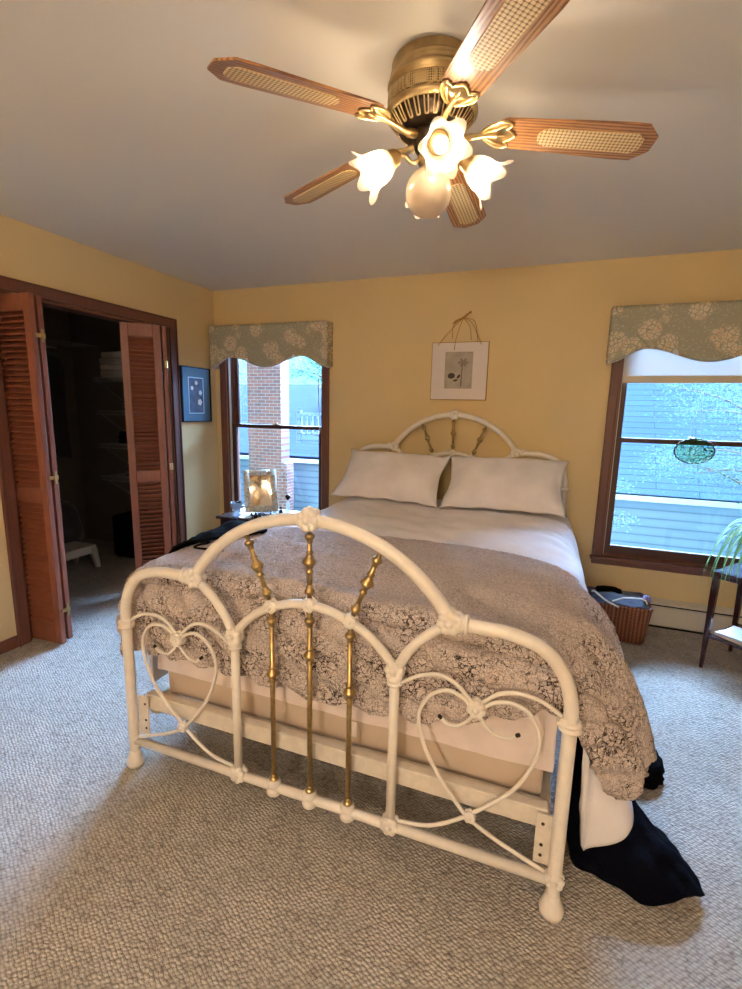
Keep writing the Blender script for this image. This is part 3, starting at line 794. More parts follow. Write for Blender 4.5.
# pillows
def pillow(name, label, c, w, h, t, rx, rz, ry=0, seed=0):
    bm = B(); n = 44; m = 34
    M = Matrix.Translation(V(c)) @ Matrix.Rotation(rz, 4, 'Z') @ Matrix.Rotation(rx, 4, 'X') @ Matrix.Rotation(ry, 4, 'Y')
    W2 = {}
    for s in (1, -1):
        for i in range(n+1):
            for j in range(m+1):
                u, v = i/n*2-1, j/m*2-1
                au, av = abs(u), abs(v); uu, vv = min(1, au/.93), min(1, av/.90)
                z = t*((1-uu**3.2)*(1-vv**3.2))**.55
                pin = 1-.05*(1-abs(v))*(au**3)
                x = u*w/2*(1-.045*(1-v*v)*au**2); y2 = v*h/2*(1-.07*(1-u*u)*av**2)
                q = V((x*pin, y2, 0))
                z += .010*nz((x*4, y2*4, s), 1.4, seed) * (1 if uu < 1 and vv < 1 else .8)
                if uu < 1 and vv < 1: z += .006*math.sin((x*24+y2*9+3*nz((x, y2, 0), 5, seed)))*max(0, nz((x, y2, s), 3, seed+2)+.2)
                edge = (i in (0, n) or j in (0, m))
                wob = .008*math.sin(x*30+seed)*(1 if vv >= 1 else 0) + .008*math.sin(y2*30)*(1 if uu >= 1 else 0)
                if edge:
                    if s == 1: W2[(1, i, j)] = W2[(-1, i, j)] = bm.verts.new(M @ V((q.x, q.y, wob)))
                else: W2[(s, i, j)] = bm.verts.new(M @ V((q.x, q.y, s*(abs(z)+.003)+wob)))
    for s in (1, -1):
        for i in range(n):
            for j in range(m):
                f = [W2[(s, i, j)], W2[(s, i+1, j)], W2[(s, i+1, j+1)], W2[(s, i, j+1)]]
                bm.faces.new(f if s == 1 else f[::-1])
    o = obj(name, bm, m_white, None, True)
    return tag(o, label, 'pillow')
pillow('pillow', 'left white pillow with a flanged sham leaning on the headboard, nearer the small table', (1.806, -.345, .967), .80, .47, .105, math.radians(42), math.radians(-2), math.radians(1), 1)
pillow('pillow', 'right white pillow with a flanged sham leaning on the headboard, nearer the wide window', (2.612, -.350, .969), .80, .47, .105, math.radians(42), math.radians(1), math.radians(-1), 5)

# dark clothes on and beside the bed
def cloth_patch(name, label, cat, G, m, nu=90, nv=70, th=.012, amp=.012, seed=0):
    bm = B()
    def dd(p, u, v): return amp*nz(p, 9, seed) + amp*.6*nz(p, 24, seed+1)
    loft(bm, G, nu, nv, dd); o = obj(name, bm, m, None, True); solid(o, th, 0)
    return tag(o, label, cat)
z = .845
cloth_patch('crumpled_blouse', 'crumpled black blouse lying on the far left edge of the fleece blanket', 'clothes',
    [[(1.27, -2.04, .70), (1.33, -2.04, .79), (1.38, -2.03, .832), (1.43, -2.0, .842), (1.47, -1.97, .842)],
     [(1.26, -1.88, .70), (1.32, -1.88, .80), (1.38, -1.87, .842), (1.46, -1.86, .856), (1.54, -1.86, .846)],
     [(1.24, -1.72, .72), (1.30, -1.72, .80), (1.38, -1.72, .846), (1.48, -1.73, .860), (1.60, -1.78, .844)],
     [(1.24, -1.58, .72), (1.28, -1.57, .79), (1.36, -1.58, .832), (1.46, -1.62, .848), (1.61, -1.69, .840)],
     [(1.26, -1.50, .70), (1.29, -1.49, .76), (1.37, -1.51, .81), (1.46, -1.55, .830), (1.55, -1.62, .832)]], m_black, seed=3, amp=.016)
bm = B(); tube(bm, catmull([(1.465, -2.00, .846), (1.50, -1.985, .852), (1.515, -2.01, .85), (1.49, -2.04, .846), (1.50, -2.075, .845), (1.56, -2.075, .846), (1.635, -2.06, .846)], 7), .005, 8)
tag(obj('drawstring', bm, m_black, None, True), 'thin black cord lying on the fleece blanket behind the footboard arch', 'cord')
cloth_patch('black_coat', 'black and navy quilted coat slumped on the carpet beside the right foot post', 'coat',
    [[(3.045, -1.90, .34), (3.09, -1.82, .30), (3.13, -1.76, .20), (3.16, -1.72, .02)],
     [(3.03, -2.03, .32), (3.10, -1.98, .30), (3.17, -1.92, .22), (3.22, -1.85, .015)],
     [(3.03, -2.13, .20), (3.13, -2.10, .22), (3.24, -2.02, .16), (3.31, -1.94, .015)],
     [(3.06, -2.175, .012), (3.16, -2.165, .12), (3.29, -2.10, .125), (3.375, -2.01, .02)],
     [(3.14, -2.205, .012), (3.22, -2.21, .08), (3.34, -2.16, .10), (3.415, -2.09, .02)],
     [(3.25, -2.245, .010), (3.31, -2.255, .04), (3.38, -2.215, .055), (3.425, -2.165, .015)]], m_navy, seed=6, amp=.016, th=.016)
heap('dark_sleeve', 'small black lump of clothing on the carpet behind the hanging blanket corner', 'clothes', (3.335, -1.62, .03), (.09, .12, .05), m_black, 9)

# =================================================================== CEILING FAN
HX, HY = 2.475, -2.10
fan = thing('ceiling_fan', 'brass ceiling fan with five oak and cane blades and lit glass shades', 'ceiling fan', (HX, HY, H))
Mh = Matrix.Translation((HX, HY, 0))
prof = [(.10, 2.4395), (.120, 2.4395), (.1225, 2.436), (.120, 2.418), (.1225, 2.415), (.125, 2.411), (.1235, 2.407), (.127, 2.402), (.1275, 2.396), (.126, 2.391), (.131, 2.386), (.134, 2.381), (.132, 2.374), (.124, 2.368), (.128, 2.361)]
bm = B(); lathe(bm, prof[::-1], Mh, 64); obj('housing', bm, m_antique, fan, True)
bm = B(); lathe(bm, [(.127, 2.362), (.132, 2.357), (.133, 2.345), (.132, 2.326), (.127, 2.319)][::-1], Mh, 64); obj('vent_band', bm, m_vent, fan, True)
bm = B(); lathe(bm, [(.128, 2.321), (.136, 2.316), (.1365, 2.309), (.129, 2.303), (.122, 2.298)][::-1], Mh, 64); obj('lower_rim', bm, m_antique, fan, True)
bm = B(); lathe(bm, [(.124, 2.30), (.113, 2.284), (.098, 2.268), (.093, 2.264), (.06, 2.262)][::-1], Mh, 64); o = obj('slotted_skirt', bm, m_dark, fan, True)
for k in range(26):
    a = 2*PI*k/26; e = V((math.cos(a), math.sin(a), 0)); s_ = V((-math.sin(a), math.cos(a), 0)); c0 = V((HX, HY, 0))
    bm = B(); loop = [c0+e*(.1255-.026*f)+V((0, 0, 2.2995-.031*f))+s_*w_ for f, w_ in ((0, -.006), (1, -.0045), (1.06, 0), (1, .0045), (0, .006))]
    tube(bm, catmull(loop, 4), .0022, 6); obj('skirt_rib', bm, m_shinybrass, o, True)
bm = B(); lathe(bm, [(.0, 2.205), (.03, 2.206), (.046, 2.215), (.052, 2.235), (.056, 2.25), (.056, 2.262), (.05, 2.268)], Mh, 32); obj('motor_hub', bm, m_dark, fan, True)
# blades
ZB = 2.276; A0 = -128
def blade(k):
    a = math.radians(A0 - 72*k); M = Mh @ Matrix.Rotation(a, 4, 'Z') @ Matrix.Translation((0, 0, ZB)) @ Matrix.Rotation(math.radians(4.9), 4, 'Y') @ Matrix.Rotation(math.radians(-11), 4, 'X')
    out = [(.20, -.048), (.225, -.056), (.56, -.070), (.610, -.068), (.650, -.028), (.650, .028), (.610, .068), (.56, .070), (.225, .056), (.20, .048)]
    bm = B(); prism(bm, out, M, .006)
    # object-space grain follows the blade: build the mesh in blade space
    b = bm; inv = M.inverted()
    me_bm = B(); prism(me_bm, out, Matrix(), .006)
    me = bpy.data.meshes.new('blade'); bmesh.ops.recalc_face_normals(me_bm, faces=me_bm.faces); me_bm.to_mesh(me); me_bm.free(); b.free()
    me.materials.append(m_blade)
    o = bpy.data.objects.new('blade', me); C.objects.link(o); o.parent = fan
    o.matrix_local = Matrix.Translation(-V((HX, HY, H))) @ M; bevel(o, .0015)
    cane = B(); L0, L1, hw = .315, .615, .033
    pts = []
    for i in range(9): t = PI/2+PI*i/8; pts.append((L0+.03*(1+math.cos(t))*1.0, hw*math.sin(t)))
    pts += [(L1-.02, -hw*1.12), (L1, -hw*.6), (L1, hw*.6), (L1-.02, hw*1.12)]
    prism(cane, pts, Matrix.Translation((0, 0, -.003)), .004)
    me2 = bpy.data.meshes.new('cane_insert'); bmesh.ops.recalc_face_normals(cane, faces=cane.faces); cane.to_mesh(me2); cane.free(); me2.materials.append(m_cane)
    c = bpy.data.objects.new('cane_insert', me2); C.objects.link(c); c.parent = o
    # blade iron: arm and scalloped plate
    bm = B(); hr = -.006
    tube(bm, [M @ V(p) for p in catmull([(.045, 0, -.022), (.09, 0, -.024), (.13, 0, -.016), (.165, 0, hr-.002), (.20, 0, hr)], 6)], [.013]*6+[.010]*6+[.008]*6+[.008]*7, 10)
    out2 = [(.150, 0), (.158, -.018), (.175, -.034), (.198, -.048), (.222, -.050), (.236, -.042), (.230, -.030), (.222, -.024), (.238, -.014), (.250, 0), (.238, .014), (.222, .024), (.230, .030), (.236, .042), (.222, .050), (.198, .048), (.175, .034), (.158, .018)]
    prism(bm, out2, M @ Matrix.Translation((0, 0, -.005)), .005)
    tube(bm, [M @ V((x, y, -.004)) for x, y in out2], .0038, 8, closed=True)
    for s in (-1, 0, 1): tube(bm, [M @ V(q) for q in catmull([(.155, s*.006, -.006), (.18, s*.020, -.009), (.20, s*.030, -.008), (.222, s*.038, -.005)], 5)], .0032, 6)
    obj('blade_iron', bm, m_shinybrass, fan, True)
for k in range(5): blade(k)
# light kit
bm = B(); lathe(bm, [(.0, 2.172), (.02, 2.172), (.034, 2.178), (.04, 2.19), (.034, 2.203), (.02, 2.21)], Mh, 28); obj('light_kit_body', bm, m_antique, fan, True)
lamps = []
for ang in (-152, -62, 20, 106):
    a = math.radians(ang); e = V((math.cos(a), math.sin(a), 0)); tilt = math.radians(34)
    ax = (e*math.cos(tilt) - V((0, 0, 1))*math.sin(tilt)).normalized()
    mouth = V((HX, HY, 0)) + e*(.178 if ang in (-62, 106) else .204) + V((0, 0, 2.137 if ang in (-62, 106) else 2.124)); neck = mouth - ax*.105
    bm = B(); c0 = V((HX, HY, 2.19)) + e*.03
    tube(bm, catmull([c0, c0+e*.025+V((0, 0, -.012)), c0+e*.045+V((0, 0, .004)), neck-ax*.02], 8), .0065, 10)
    lathe(bm, [(.008, -.03), (.018, -.022), (.024, -.012), (.026, .004), (.029, .006), (.029, .012), (.024, .014)], axis_matrix(neck, ax), 24)
    obj('lamp_arm', bm, m_shinybrass, fan, True)
    prof = [(.022, 0), (.03, .008), (.040, .025), (.045, .045), (.045, .062), (.048, .076), (.056, .089), (.066, .098)]
    amp = [0, 0, .01, .02, .04, .07, .11, .15]
    bm = B(); lathe(bm, prof, axis_matrix(neck, ax), 64, lambda i, t: (1+amp[i]*math.cos(6*t), amp[i]*.08*math.cos(6*t+.6)), cap=False)
    sh = obj('glass_shade', bm, m_tulip, fan, True)
    bm = B(); lathe(bm, [(.004, .0), (.009, .004), (.011, .02), (.02, .035), (.022, .046), (.018, .058), (.008, .066), (.001, .068)], axis_matrix(neck, ax), 20); obj('bulb', bm, m_bulb, fan, True)
    lamps.append(neck + ax*.058)
bm = B(); n = 18
prof = [(.022, 2.172), (.026, 2.168), (.03, 2.165)] + [(.070*math.sin(PI*i/n), 2.10+.070*math.cos(PI*i/n)) for i in range(3, n)] + [(.001, 2.03)]
lathe(bm, prof[::-1], Mh, 48, lambda i, t: (1+(.012 if i % 2 else 0) if i < 6 else 1, 0)); obj('globe_shade', bm, m_globe, fan, True)

# =================================================================== VALANCES, SHADE, CORD
def valance(n, x0, x1, label):
    t = thing('valance', label, 'valance', ((x0+x1)/2, -.12, 1.78))
    bm = B(); N = 90; yv = -.12; zt = 2.125; cx = (x0+x1)/2; hw = (x1-x0)/2
    def zb(s):   # s in -1..1, scalloped lower edge
        a = abs(s)
        return 1.775 + .085*(.5-.5*math.cos(PI*min(1, a/.62)))*(1 if a < .62 else max(0, .5+.5*math.cos(PI*(a-.62)/.38)))
    A = []
    for i in range(N+1):
        s = i/N*2-1; x = cx+hw*s; row = []
        for j in range(13):
            f = j/12; z = zt+(zb(s)-zt)*f
            row.append(bm.verts.new((x, yv - .006*math.sin(s*9+1)*f - .004*f*f*math.sin(s*23), z)))
        A.append(row)
    for a, b in zip(A, A[1:]):
        for j in range(12): bm.faces.new((a[j], a[j+1], b[j+1], b[j]))
    for s, row in ((-1, A[0]), (1, A[-1])):   # returns to the wall
        prev = row
        for k in range(1, 5):
            yy = yv + (-.002-yv)*k/4
            cur = [bm.verts.new((v.co.x - s*0, yy, v.co.z + (.012*k/4*(j/12)))) for j, v in enumerate(row)]
            for j in range(12): bm.faces.new((prev[j], prev[j+1], cur[j+1], cur[j]))
            prev = cur
    o = obj('face_fabric', bm, m_val, t, True); solid(o, .004, 0)
    bm = B(); box(bm, (x0+.003, yv+.006, zt-.012), (x1-.003, -.002, zt+.0)); obj('mounting_board', bm, m_val, t)
    bm = B(); A = []
    for i in range(N+1):
        s = i/N*2-1; x = cx+(hw-.004)*s
        A.append([bm.verts.new((x, yv+.006, zt-.01)), bm.verts.new((x, yv+.007, zb(s)-.002))])
    for a, b in zip(A, A[1:]): bm.faces.new((a[0], a[1], b[1], b[0]))
    for s in (x0+.005, x1-.005):
        v = [bm.verts.new(p) for p in ((s, yv+.006, zt-.02), (s, yv+.006, 1.768), (s, -.012, 1.772), (s, -.012, zt-.02))]; bm.faces.new(v)
    o = obj('lining', bm, m_lining, t, True); solid(o, .002, 0)
    # overlapping swag seam on the face
    for s in (-1, 1):
        bm = B()
        L = [(cx+s*(hw-.01), yv-.006, zt-.06), (cx+s*(hw*.86), yv-.009, zt-.12), (cx+s*hw*.72, yv-.011, zt-.19), (cx+s*hw*.58, yv-.010, 1.865)]
        tube(bm, catmull(L, 6), .0035, 6)
        obj('swag_seam', bm, m_val, t, True)
valance(1, .042, 1.165, 'sage floral scalloped valance over the narrow view of the brick chimney')
valance(2, 3.19, 4.322, 'sage floral scalloped valance over the window with the roller shade')
t = thing('roller_shade', 'cream roller shade pulled partly down behind the right valance', 'roller shade', (3.758, -.03, 1.66))
x0, x1 = WIN[1][0]+.022, WIN[1][1]-.022
bm = B(); tube(bm, [(x0, .016, 2.02), (x1, .016, 2.02)], .014, 16); obj('roller', bm, m_offwhite, t)
bm = B(); box(bm, (x0, .014, 1.70), (x1, .016, 2.01)); obj('shade_cloth', bm, m_shade, t)
bm = B(); box(bm, (x0, .009, 1.655), (x1, .021, 1.702)); bevel(obj('hem_bar', bm, m_hem, t), .004, 3)
bm = B(); tube(bm, catmull([(1.07, -.034, 2.02), (1.063, -.036, 1.8), (1.055, -.038, 1.55), (1.07, -.038, 1.30), (1.062, -.038, 1.235), (1.03, -.038, 1.22), (.99, -.038, 1.25)], 8), .0035, 8)
tag(obj('blind_cord', bm, m_plastic, None, True), 'thin white cord looped down the right side of the left window', 'cord')

# suncatcher
t = thing('suncatcher', 'oval leaded stained glass suncatcher hanging in the right window', 'suncatcher', (3.763, -.012, 1.22))
cx, cz, ax_, az_ = 3.763, 1.222, .112, .079; yy = -.012
el = lambda r=1., n=48: [(cx+ax_*r*math.cos(2*PI*i/n), yy, cz+az_*r*math.sin(2*PI*i/n)) for i in range(n)]
bm = B(); tube(bm, el(), .0035, 8, closed=True)
for i in range(24):
    a = 2*PI*i/24; ball(bm, (cx+ax_*1.03*math.cos(a), yy, cz+az_*1.03*math.sin(a)), .005, 8, 6)
obj('lead_rim', bm, m_dark, t, True)
M = Mat('stained_glass', (90, 150, 80), .1); c = M.co(scale=(1, 1, 1)); v = M.voro(c, 34, 'F1', 1, 1); nn2 = M.voro(c, 34, 'DISTANCE_TO_EDGE')
tb = M.n('ShaderNodeBsdfTransparent'); base_c = M.mix(.96, v, (232, 248, 228)); M.L.new(M.mix(M.ramp(nn2, [(.015, (1, 1, 1, 1)), (.03, (0, 0, 0, 1))]), base_c, (30, 40, 30)), tb.inputs[0])
mx = M.n('ShaderNodeMixShader'); mx.inputs[0].default_value = .05; M.L.new(tb.outputs[0], mx.inputs[1]); M.L.new(M.p.outputs[0], mx.inputs[2]); M.L.new(mx.outputs[0], M.out.inputs[0])
bm = B(); prism(bm, [(x-cx, z-cz) for x, _, z in el(.98)], Matrix.Translation((cx, yy+.0015, cz)) @ Matrix.Rotation(PI/2, 4, 'X'), .003); obj('glass_panel', bm, M.m, t)
bm = B()
for s in (-1, 1):
    for rr in (.3, .6): tube(bm, [(cx-ax_*math.sqrt(1-rr*rr), yy-.001, cz+s*az_*rr), (cx+ax_*math.sqrt(1-rr*rr), yy-.001, cz+s*az_*rr)], .0013, 6)
for k in range(5): 
    x = cx-.06+.03*k; tube(bm, catmull([(x, yy-.002, cz-.03), (x+.01, yy-.002, cz), (x-.005, yy-.002, cz+.03)], 5), .0012, 6)
obj('lead_lines', bm, m_dark, t)
bm = B(); tube(bm, [(cx-.035, yy, cz+.075), (cx-.003, yy, 1.60)], .0006, 5); tube(bm, [(cx+.035, yy, cz+.075), (cx+.003, yy, 1.60)], .0006, 5); obj('hanging_thread', bm, m_plastic, t)

# =================================================================== PICTURES
t = thing('botanical_picture', 'white matted flower print hung by a raffia bow over the headboard', 'picture', (2.205, -.012, 1.74))
bm = B(); box(bm, (1.995, -.014, 1.528), (2.415, -.002, 1.948)); obj('backing', bm, m_raffia, t)
bm = B()
for lo, hi in (((2.0, -.018, 1.533), (2.10, -.014, 1.943)), ((2.305, -.018, 1.533), (2.41, -.014, 1.943)), ((2.10, -.018, 1.533), (2.305, -.014, 1.612)), ((2.10, -.018, 1.877), (2.305, -.014, 1.943))): box(bm, lo, hi)
obj('mat_board', bm, m_paper, t)
M = Mat('print_paper', (172, 160, 146), .8); c = M.co(); M.col(M.ramp(M.noise(c, 12, 4), [(.3, (160, 148, 134)), (.7, (182, 172, 158))]))
bm = B(); box(bm, (2.10, -.0155, 1.612), (2.305, -.0141, 1.877)); obj('print', bm, M.m, t)
m_ink = simple('ink', (72, 62, 58), .8); m_ink2 = simple('pale_ink', (140, 128, 116), .8)
bm = B(); tube(bm, catmull([(2.222, -.0162, 1.628), (2.226, -.0162, 1.70), (2.228, -.0162, 1.77), (2.235, -.0162, 1.79)], 5), .0022, 6)
def leaf2(bm, x, z, l, w, a, y=-.0163):
    pts = [(l*.5*math.cos(2*PI*i/16)*(1), w*.5*math.sin(2*PI*i/16)) for i in range(16)]
    prism(bm, [(px*math.cos(a)-pz*math.sin(a), px*math.sin(a)+pz*math.cos(a)) for px, pz in pts], Matrix.Translation((x, y+.0005, z)) @ Matrix.Rotation(PI/2, 4, 'X'), .0008)
leaf2(bm, 2.150, 1.705, .055, .042, .1); leaf2(bm, 2.205, 1.70, .035, .018, .9); leaf2(bm, 2.182, 1.672, .035, .015, .3); obj('ink_stem', bm, m_ink, t)
bm = B()
for k in range(6): leaf2(bm, 2.235+.018*math.cos(k*1.05), 1.80+.012*math.sin(k*1.05), .045, .02, k*1.05, -.0164-.0002*k)
obj('ink_flower', bm, m_ink2, t)
bm = B()
kx, kz = 2.22, 2.115
for L in ([(2.04, -.018, 1.925), (2.10, -.018, 2.0), (2.17, -.02, 2.07), (kx, -.02, kz)], [(2.36, -.018, 1.925), (2.325, -.018, 2.0), (2.28, -.02, 2.08), (kx, -.02, kz)],
          [(kx, -.02, kz), (2.19, -.024, 2.03), (2.17, -.022, 1.95), (2.165, -.02, 1.89)], [(kx, -.02, kz), (2.27, -.024, 2.05), (2.285, -.022, 1.96)], [(kx, -.02, kz), (2.30, -.024, 2.09), (2.325, -.022, 2.0), (2.33, -.02, 1.95)],
          [(kx, -.02, kz), (2.15, -.024, 2.06), (2.147, -.022, 1.97)]):
    tube(bm, catmull(L, 6), .0022, 6)
tube(bm, catmull([(2.145, -.024, 2.075), (2.18, -.026, 2.10), (2.22, -.026, 2.115), (2.25, -.026, 2.14), (2.275, -.024, 2.155)], 5), [.004+.004*abs(math.sin(i*.6)) for i in range(21)], 8)
ball(bm, (kx, -.026, kz), .011, 10, 8)
obj('raffia_bow', bm, m_raffia, t, True)

t = thing('blue_picture', 'blue matted picture of white flowers in a thin dark frame on the left wall', 'picture', (.0, -.285, 1.54))
ya, yb, za, zb2 = -.462, -.105, 1.308, 1.765
bm = B(); fw = .008
box(bm, (.002, ya, za), (.026, ya+fw, zb2)); box(bm, (.002, yb-fw, za), (.026, yb, zb2)); box(bm, (.002, ya+fw, za), (.026, yb-fw, za+fw)); box(bm, (.002, ya+fw, zb2-fw), (.026, yb-fw, zb2)); obj('frame', bm, m_black_pl, t)
M = Mat('blue_mat', (82, 112, 134), .25, 0, .7); m_bmat = M.m
bm = B(); box(bm, (.003, ya+fw, za+fw), (.016, yb-fw, zb2-fw)); obj('mat_board', bm, m_bmat, t)
m_pale = simple('pale_blue_line', (190, 212, 228), .5)
bm = B(); y0, y1, z0, z1 = -.378, -.192, 1.378, 1.682; lw = .007
for lo, hi in (((.016, y0, z0), (.0175, y0+lw, z1)), ((.016, y1-lw, z0), (.0175, y1, z1)), ((.016, y0, z0), (.0175, y1, z0+lw)), ((.016, y0, z1-lw), (.0175, y1, z1))): box(bm, lo, hi)
obj('fillet', bm, m_pale, t)
M = Mat('night_blue_print', (40, 56, 84), .4); c = M.co(); M.col(M.ramp(M.noise(c, 20, 4), [(.3, (26, 38, 62)), (.7, (66, 84, 116))]))
bm = B(); box(bm, (.016, y0+lw, z0+lw), (.0168, y1-lw, z1-lw)); obj('print', bm, M.m, t)
bm = B(); rnd = random.Random(3)
for fy, fz, s in ((-.282, 1.635, .017), (-.335, 1.59, .017), (-.235, 1.555, .019), (-.245, 1.475, .026)):
    for k in range(5):
        a = k*2*PI/5; ball(bm, (.018, fy+s*.55*math.cos(a), fz+s*.55*math.sin(a)), s*.55, 8, 6, (.1, 1, 1))
obj('white_flowers', bm, m_paper, t, True)
bm = B()
for L in ([(.018, -.30, 1.40), (.018, -.29, 1.5), (.018, -.282, 1.62)], [(.018, -.295, 1.45), (.018, -.32, 1.53), (.018, -.335, 1.58)], [(.018, -.29, 1.43), (.018, -.26, 1.5), (.018, -.235, 1.545)]): tube(bm, catmull(L, 5), .0015, 5)
obj('flower_stems', bm, m_ink2, t)

# =================================================================== SMALL TABLE BY THE LEFT WINDOW
NX0, NX1, NY0, NY1, NZ = .37, .98, -.50, -.065, .555
t = thing('bedside_table', 'dark wood bedside table in front of the left window', 'table', ((NX0+NX1)/2, (NY0+NY1)/2, 0))
bm = B(); box(bm, (NX0-.015, NY0-.015, NZ-.022), (NX1+.015, NY1, NZ)); bevel(obj('table_top', bm, m_night, t), .006, 3)
bm = B(); box(bm, (NX0+.02, NY0+.012, NZ-.19), (NX1-.02, NY1-.02, NZ-.022)); bevel(obj('apron', bm, m_night, t), .003)
bm = B(); box(bm, (NX0+.06, NY0+.002, NZ-.165), (NX1-.06, NY0+.012, NZ-.04)); dr = bevel(obj('drawer', bm, m_night, t), .003)
bm = B(); ball(bm, ((NX0+NX1)/2, NY0-.012, NZ-.10), .013); obj('knob', bm, m_brass, dr, True)
for x in (NX0+.03, NX1-.03):
    for y in (NY0+.03, NY1-.03):
        bm = B(); box(bm, (x-.019, y-.019, 0), (x+.019, y+.019, NZ-.022)); bevel(obj('leg', bm, m_night, t), .004)
# standing mirror in ornate frame
t = thing('standing_mirror', 'small mirror in an ornate silver gilt frame standing on the bedside table', 'mirror', (.64, -.24, NZ+.001))
MM = Matrix.Translation((.64, -.27, NZ+.014)) @ Matrix.Rotation(math.radians(38.9), 4, 'Z') @ Matrix.Rotation(math.radians(-18.8), 4, 'X')
w, h = .275, .365
bm = B(); fwid = .05
for lo, hi in (((-w/2, -.008, 0), (-w/2+fwid, .008, h)), ((w/2-fwid, -.008, 0), (w/2, .008, h)), ((-w/2+fwid, -.008, 0), (w/2-fwid, .008, fwid)), ((-w/2+fwid, -.008, h-fwid), (w/2-fwid, .008, h))): box(bm, lo, hi, MM)
rnd = random.Random(11)
def along(n):
    for i in range(n):
        f = i/n; yield (-w/2+fwid*.5+(w-fwid)*f, fwid*.5); yield (-w/2+fwid*.5+(w-fwid)*f, h-fwid*.5)
    for i in range(n):
        f = i/n; yield (-w/2+fwid*.5, fwid*.5+(h-fwid)*f); yield (w/2-fwid*.5, fwid*.5+(h-fwid)*f)
for x, z in along(11):
    ball(bm, MM @ V((x+rnd.uniform(-.006, .006), -.010, z+rnd.uniform(-.006, .006))), rnd.uniform(.009, .015), 8, 6, (1, .6, 1))
obj('ornate_frame', bm, m_silver, t, True)
bm = B(); box(bm, (-w/2+fwid-.004, -.004, fwid-.004), (w/2-fwid+.004, .0, h-fwid+.004), MM); obj('mirror_pane', bm, m_mirror, t)
bm = B(); box(bm, (-.03, .008, .0), (.03, .014, h*.75), MM @ Matrix.Translation((0, .02, 0)) @ Matrix.Rotation(math.radians(0), 4, 'X')); obj('easel_back', bm, m_night, t)
# glass bowl
t = thing('glass_bowl', 'footed clear glass bowl of dark potpourri at the left end of the bedside table', 'bowl', (.505, -.43, NZ+.001))
Mb = Matrix.Translation((.505, -.43, NZ+.001))
bm = B(); lathe(bm, [(.034, 0), (.036, .006), (.028, .02), (.018, .036), (.022, .048), (.038, .062), (.046, .08), (.048, .10), (.050, .112), (.046, .112), (.042, .09), (.034, .07), (.0, .058)], Mb, 32, lambda i, a: (1+.05*math.cos(8*a) if i > 5 else 1, 0)); obj('bowl', bm, m_bowl, t, True)
bm = B()
for k in range(46):
    a = rnd.uniform(0, 2*PI); r = .034*math.sqrt(rnd.random()); ball(bm, V((.505+r*math.cos(a), -.43+r*math.sin(a), NZ+.078+rnd.uniform(0, .036))), rnd.uniform(.006, .010), 7, 5)
tag(obj('potpourri', bm, m_black_pl, None, True), 'heap of small dark pieces filling the glass bowl', 'potpourri', kind='stuff')
# perfume bottle with round stopper
def bottle(x, y, h, r, label, m, stop, cat='bottle', group=None):
    t = thing('perfume_bottle', label, cat, (x, y, NZ+.001), group)
    Mx = Matrix.Translation((x, y, NZ+.001))
    bm = B(); lathe(bm, [(r*.9, 0), (r, .004), (r, h*.55), (r*.85, h*.62), (r*.35, h*.68), (r*.35, h*.74)], Mx, 20); obj('flask', bm, m, t, True)
    bm = B(); lathe(bm, [(r*.45, h*.74), (r*.45, h*.78), (r*.2, h*.79)], Mx, 14); ball(bm, (x, y, NZ+h*.78+stop), stop, 14, 10); obj('stopper', bm, m_black_pl, t, True)
bottle(.865, -.22, .17, .017, 'tall clear perfume bottle with a round black stopper on the bedside table', m_bowl, .022)
bottle(.845, -.30, .085, .016, 'small black bottle just left of the tall perfume bottle', m_black_pl, .010)
bottle(.80, -.38, .055, .016, 'tiny black bottle in front of the ornate mirror, right of its middle', m_black_pl, .009)
for i, (x, y, r, lb) in enumerate(((.68, -.42, .017, 'dark round trinket in front of the ornate mirror, left of its middle'), (.62, -.39, .012, 'tiny dark bead at the left foot of the ornate mirror'), (.74, -.43, .014, 'dark pebble like trinket centred in front of the ornate mirror'), (.93, -.30, .014, 'dark trinket at the right end of the bedside table'))):
    bm = B(); lathe(bm, [(r*.6, 0), (r, r*.5), (r*1.05, r), (r*.8, r*1.6), (r*.35, r*1.9), (r*.45, r*2.2), (.001, r*2.5)], Matrix.Translation((x, y, NZ+.001)), 16)
    tag(obj('trinket', bm, m_black_pl if i % 2 == 0 else m_dark, None, True), lb, 'trinket', 'dark trinkets in front of the mirror')
bm = B(); lathe(bm, [(.05, 0), (.055, .003), (.054, .006), (.046, .005), (.0, .004)], Matrix.Translation((.60, -.452, NZ+.001)), 28); 
tag(obj('trinket_dish', bm, m_plastic, None, True), 'small flat white dish on the bedside table beside the glass bowl', 'dish')

# =================================================================== HEATER, BASKET, PLANT STAND
t = thing('baseboard_heater', 'off-white baseboard heater with a dark slot under the right window', 'heater', (4.2, -.04, 0))
bm = B(); hx0, hx1 = 3.105, W-.01
prof = [(-.001, .02), (-.062, .02), (-.066, .03), (-.066, .150), (-.060, .156), (-.001, .156)]
def extr(bm, prof, x0, x1):
    A = [bm.verts.new((x0, y, z)) for y, z in prof]; Bv = [bm.verts.new((x1, y, z)) for y, z in prof]; n = len(prof)
    bm.faces.new(A); bm.faces.new(Bv[::-1])
    for i in range(n): bm.faces.new((A[i], A[(i+1) % n], Bv[(i+1) % n], Bv[i]))
extr(bm, prof, hx0, hx1); obj('front_cover', bm, m_offwhite, t)
bm = B(); extr(bm, [(-.001, .156), (-.05, .156), (-.05, .176), (-.001, .180)], hx0, hx1); obj('louver_slot', bm, m_black_pl, t)
bm = B(); extr(bm, [(-.001, .178), (-.062, .176), (-.066, .170), (-.069, .176), (-.064, .184), (-.001, .196)], hx0, hx1); obj('top_cover', bm, m_offwhite, t)
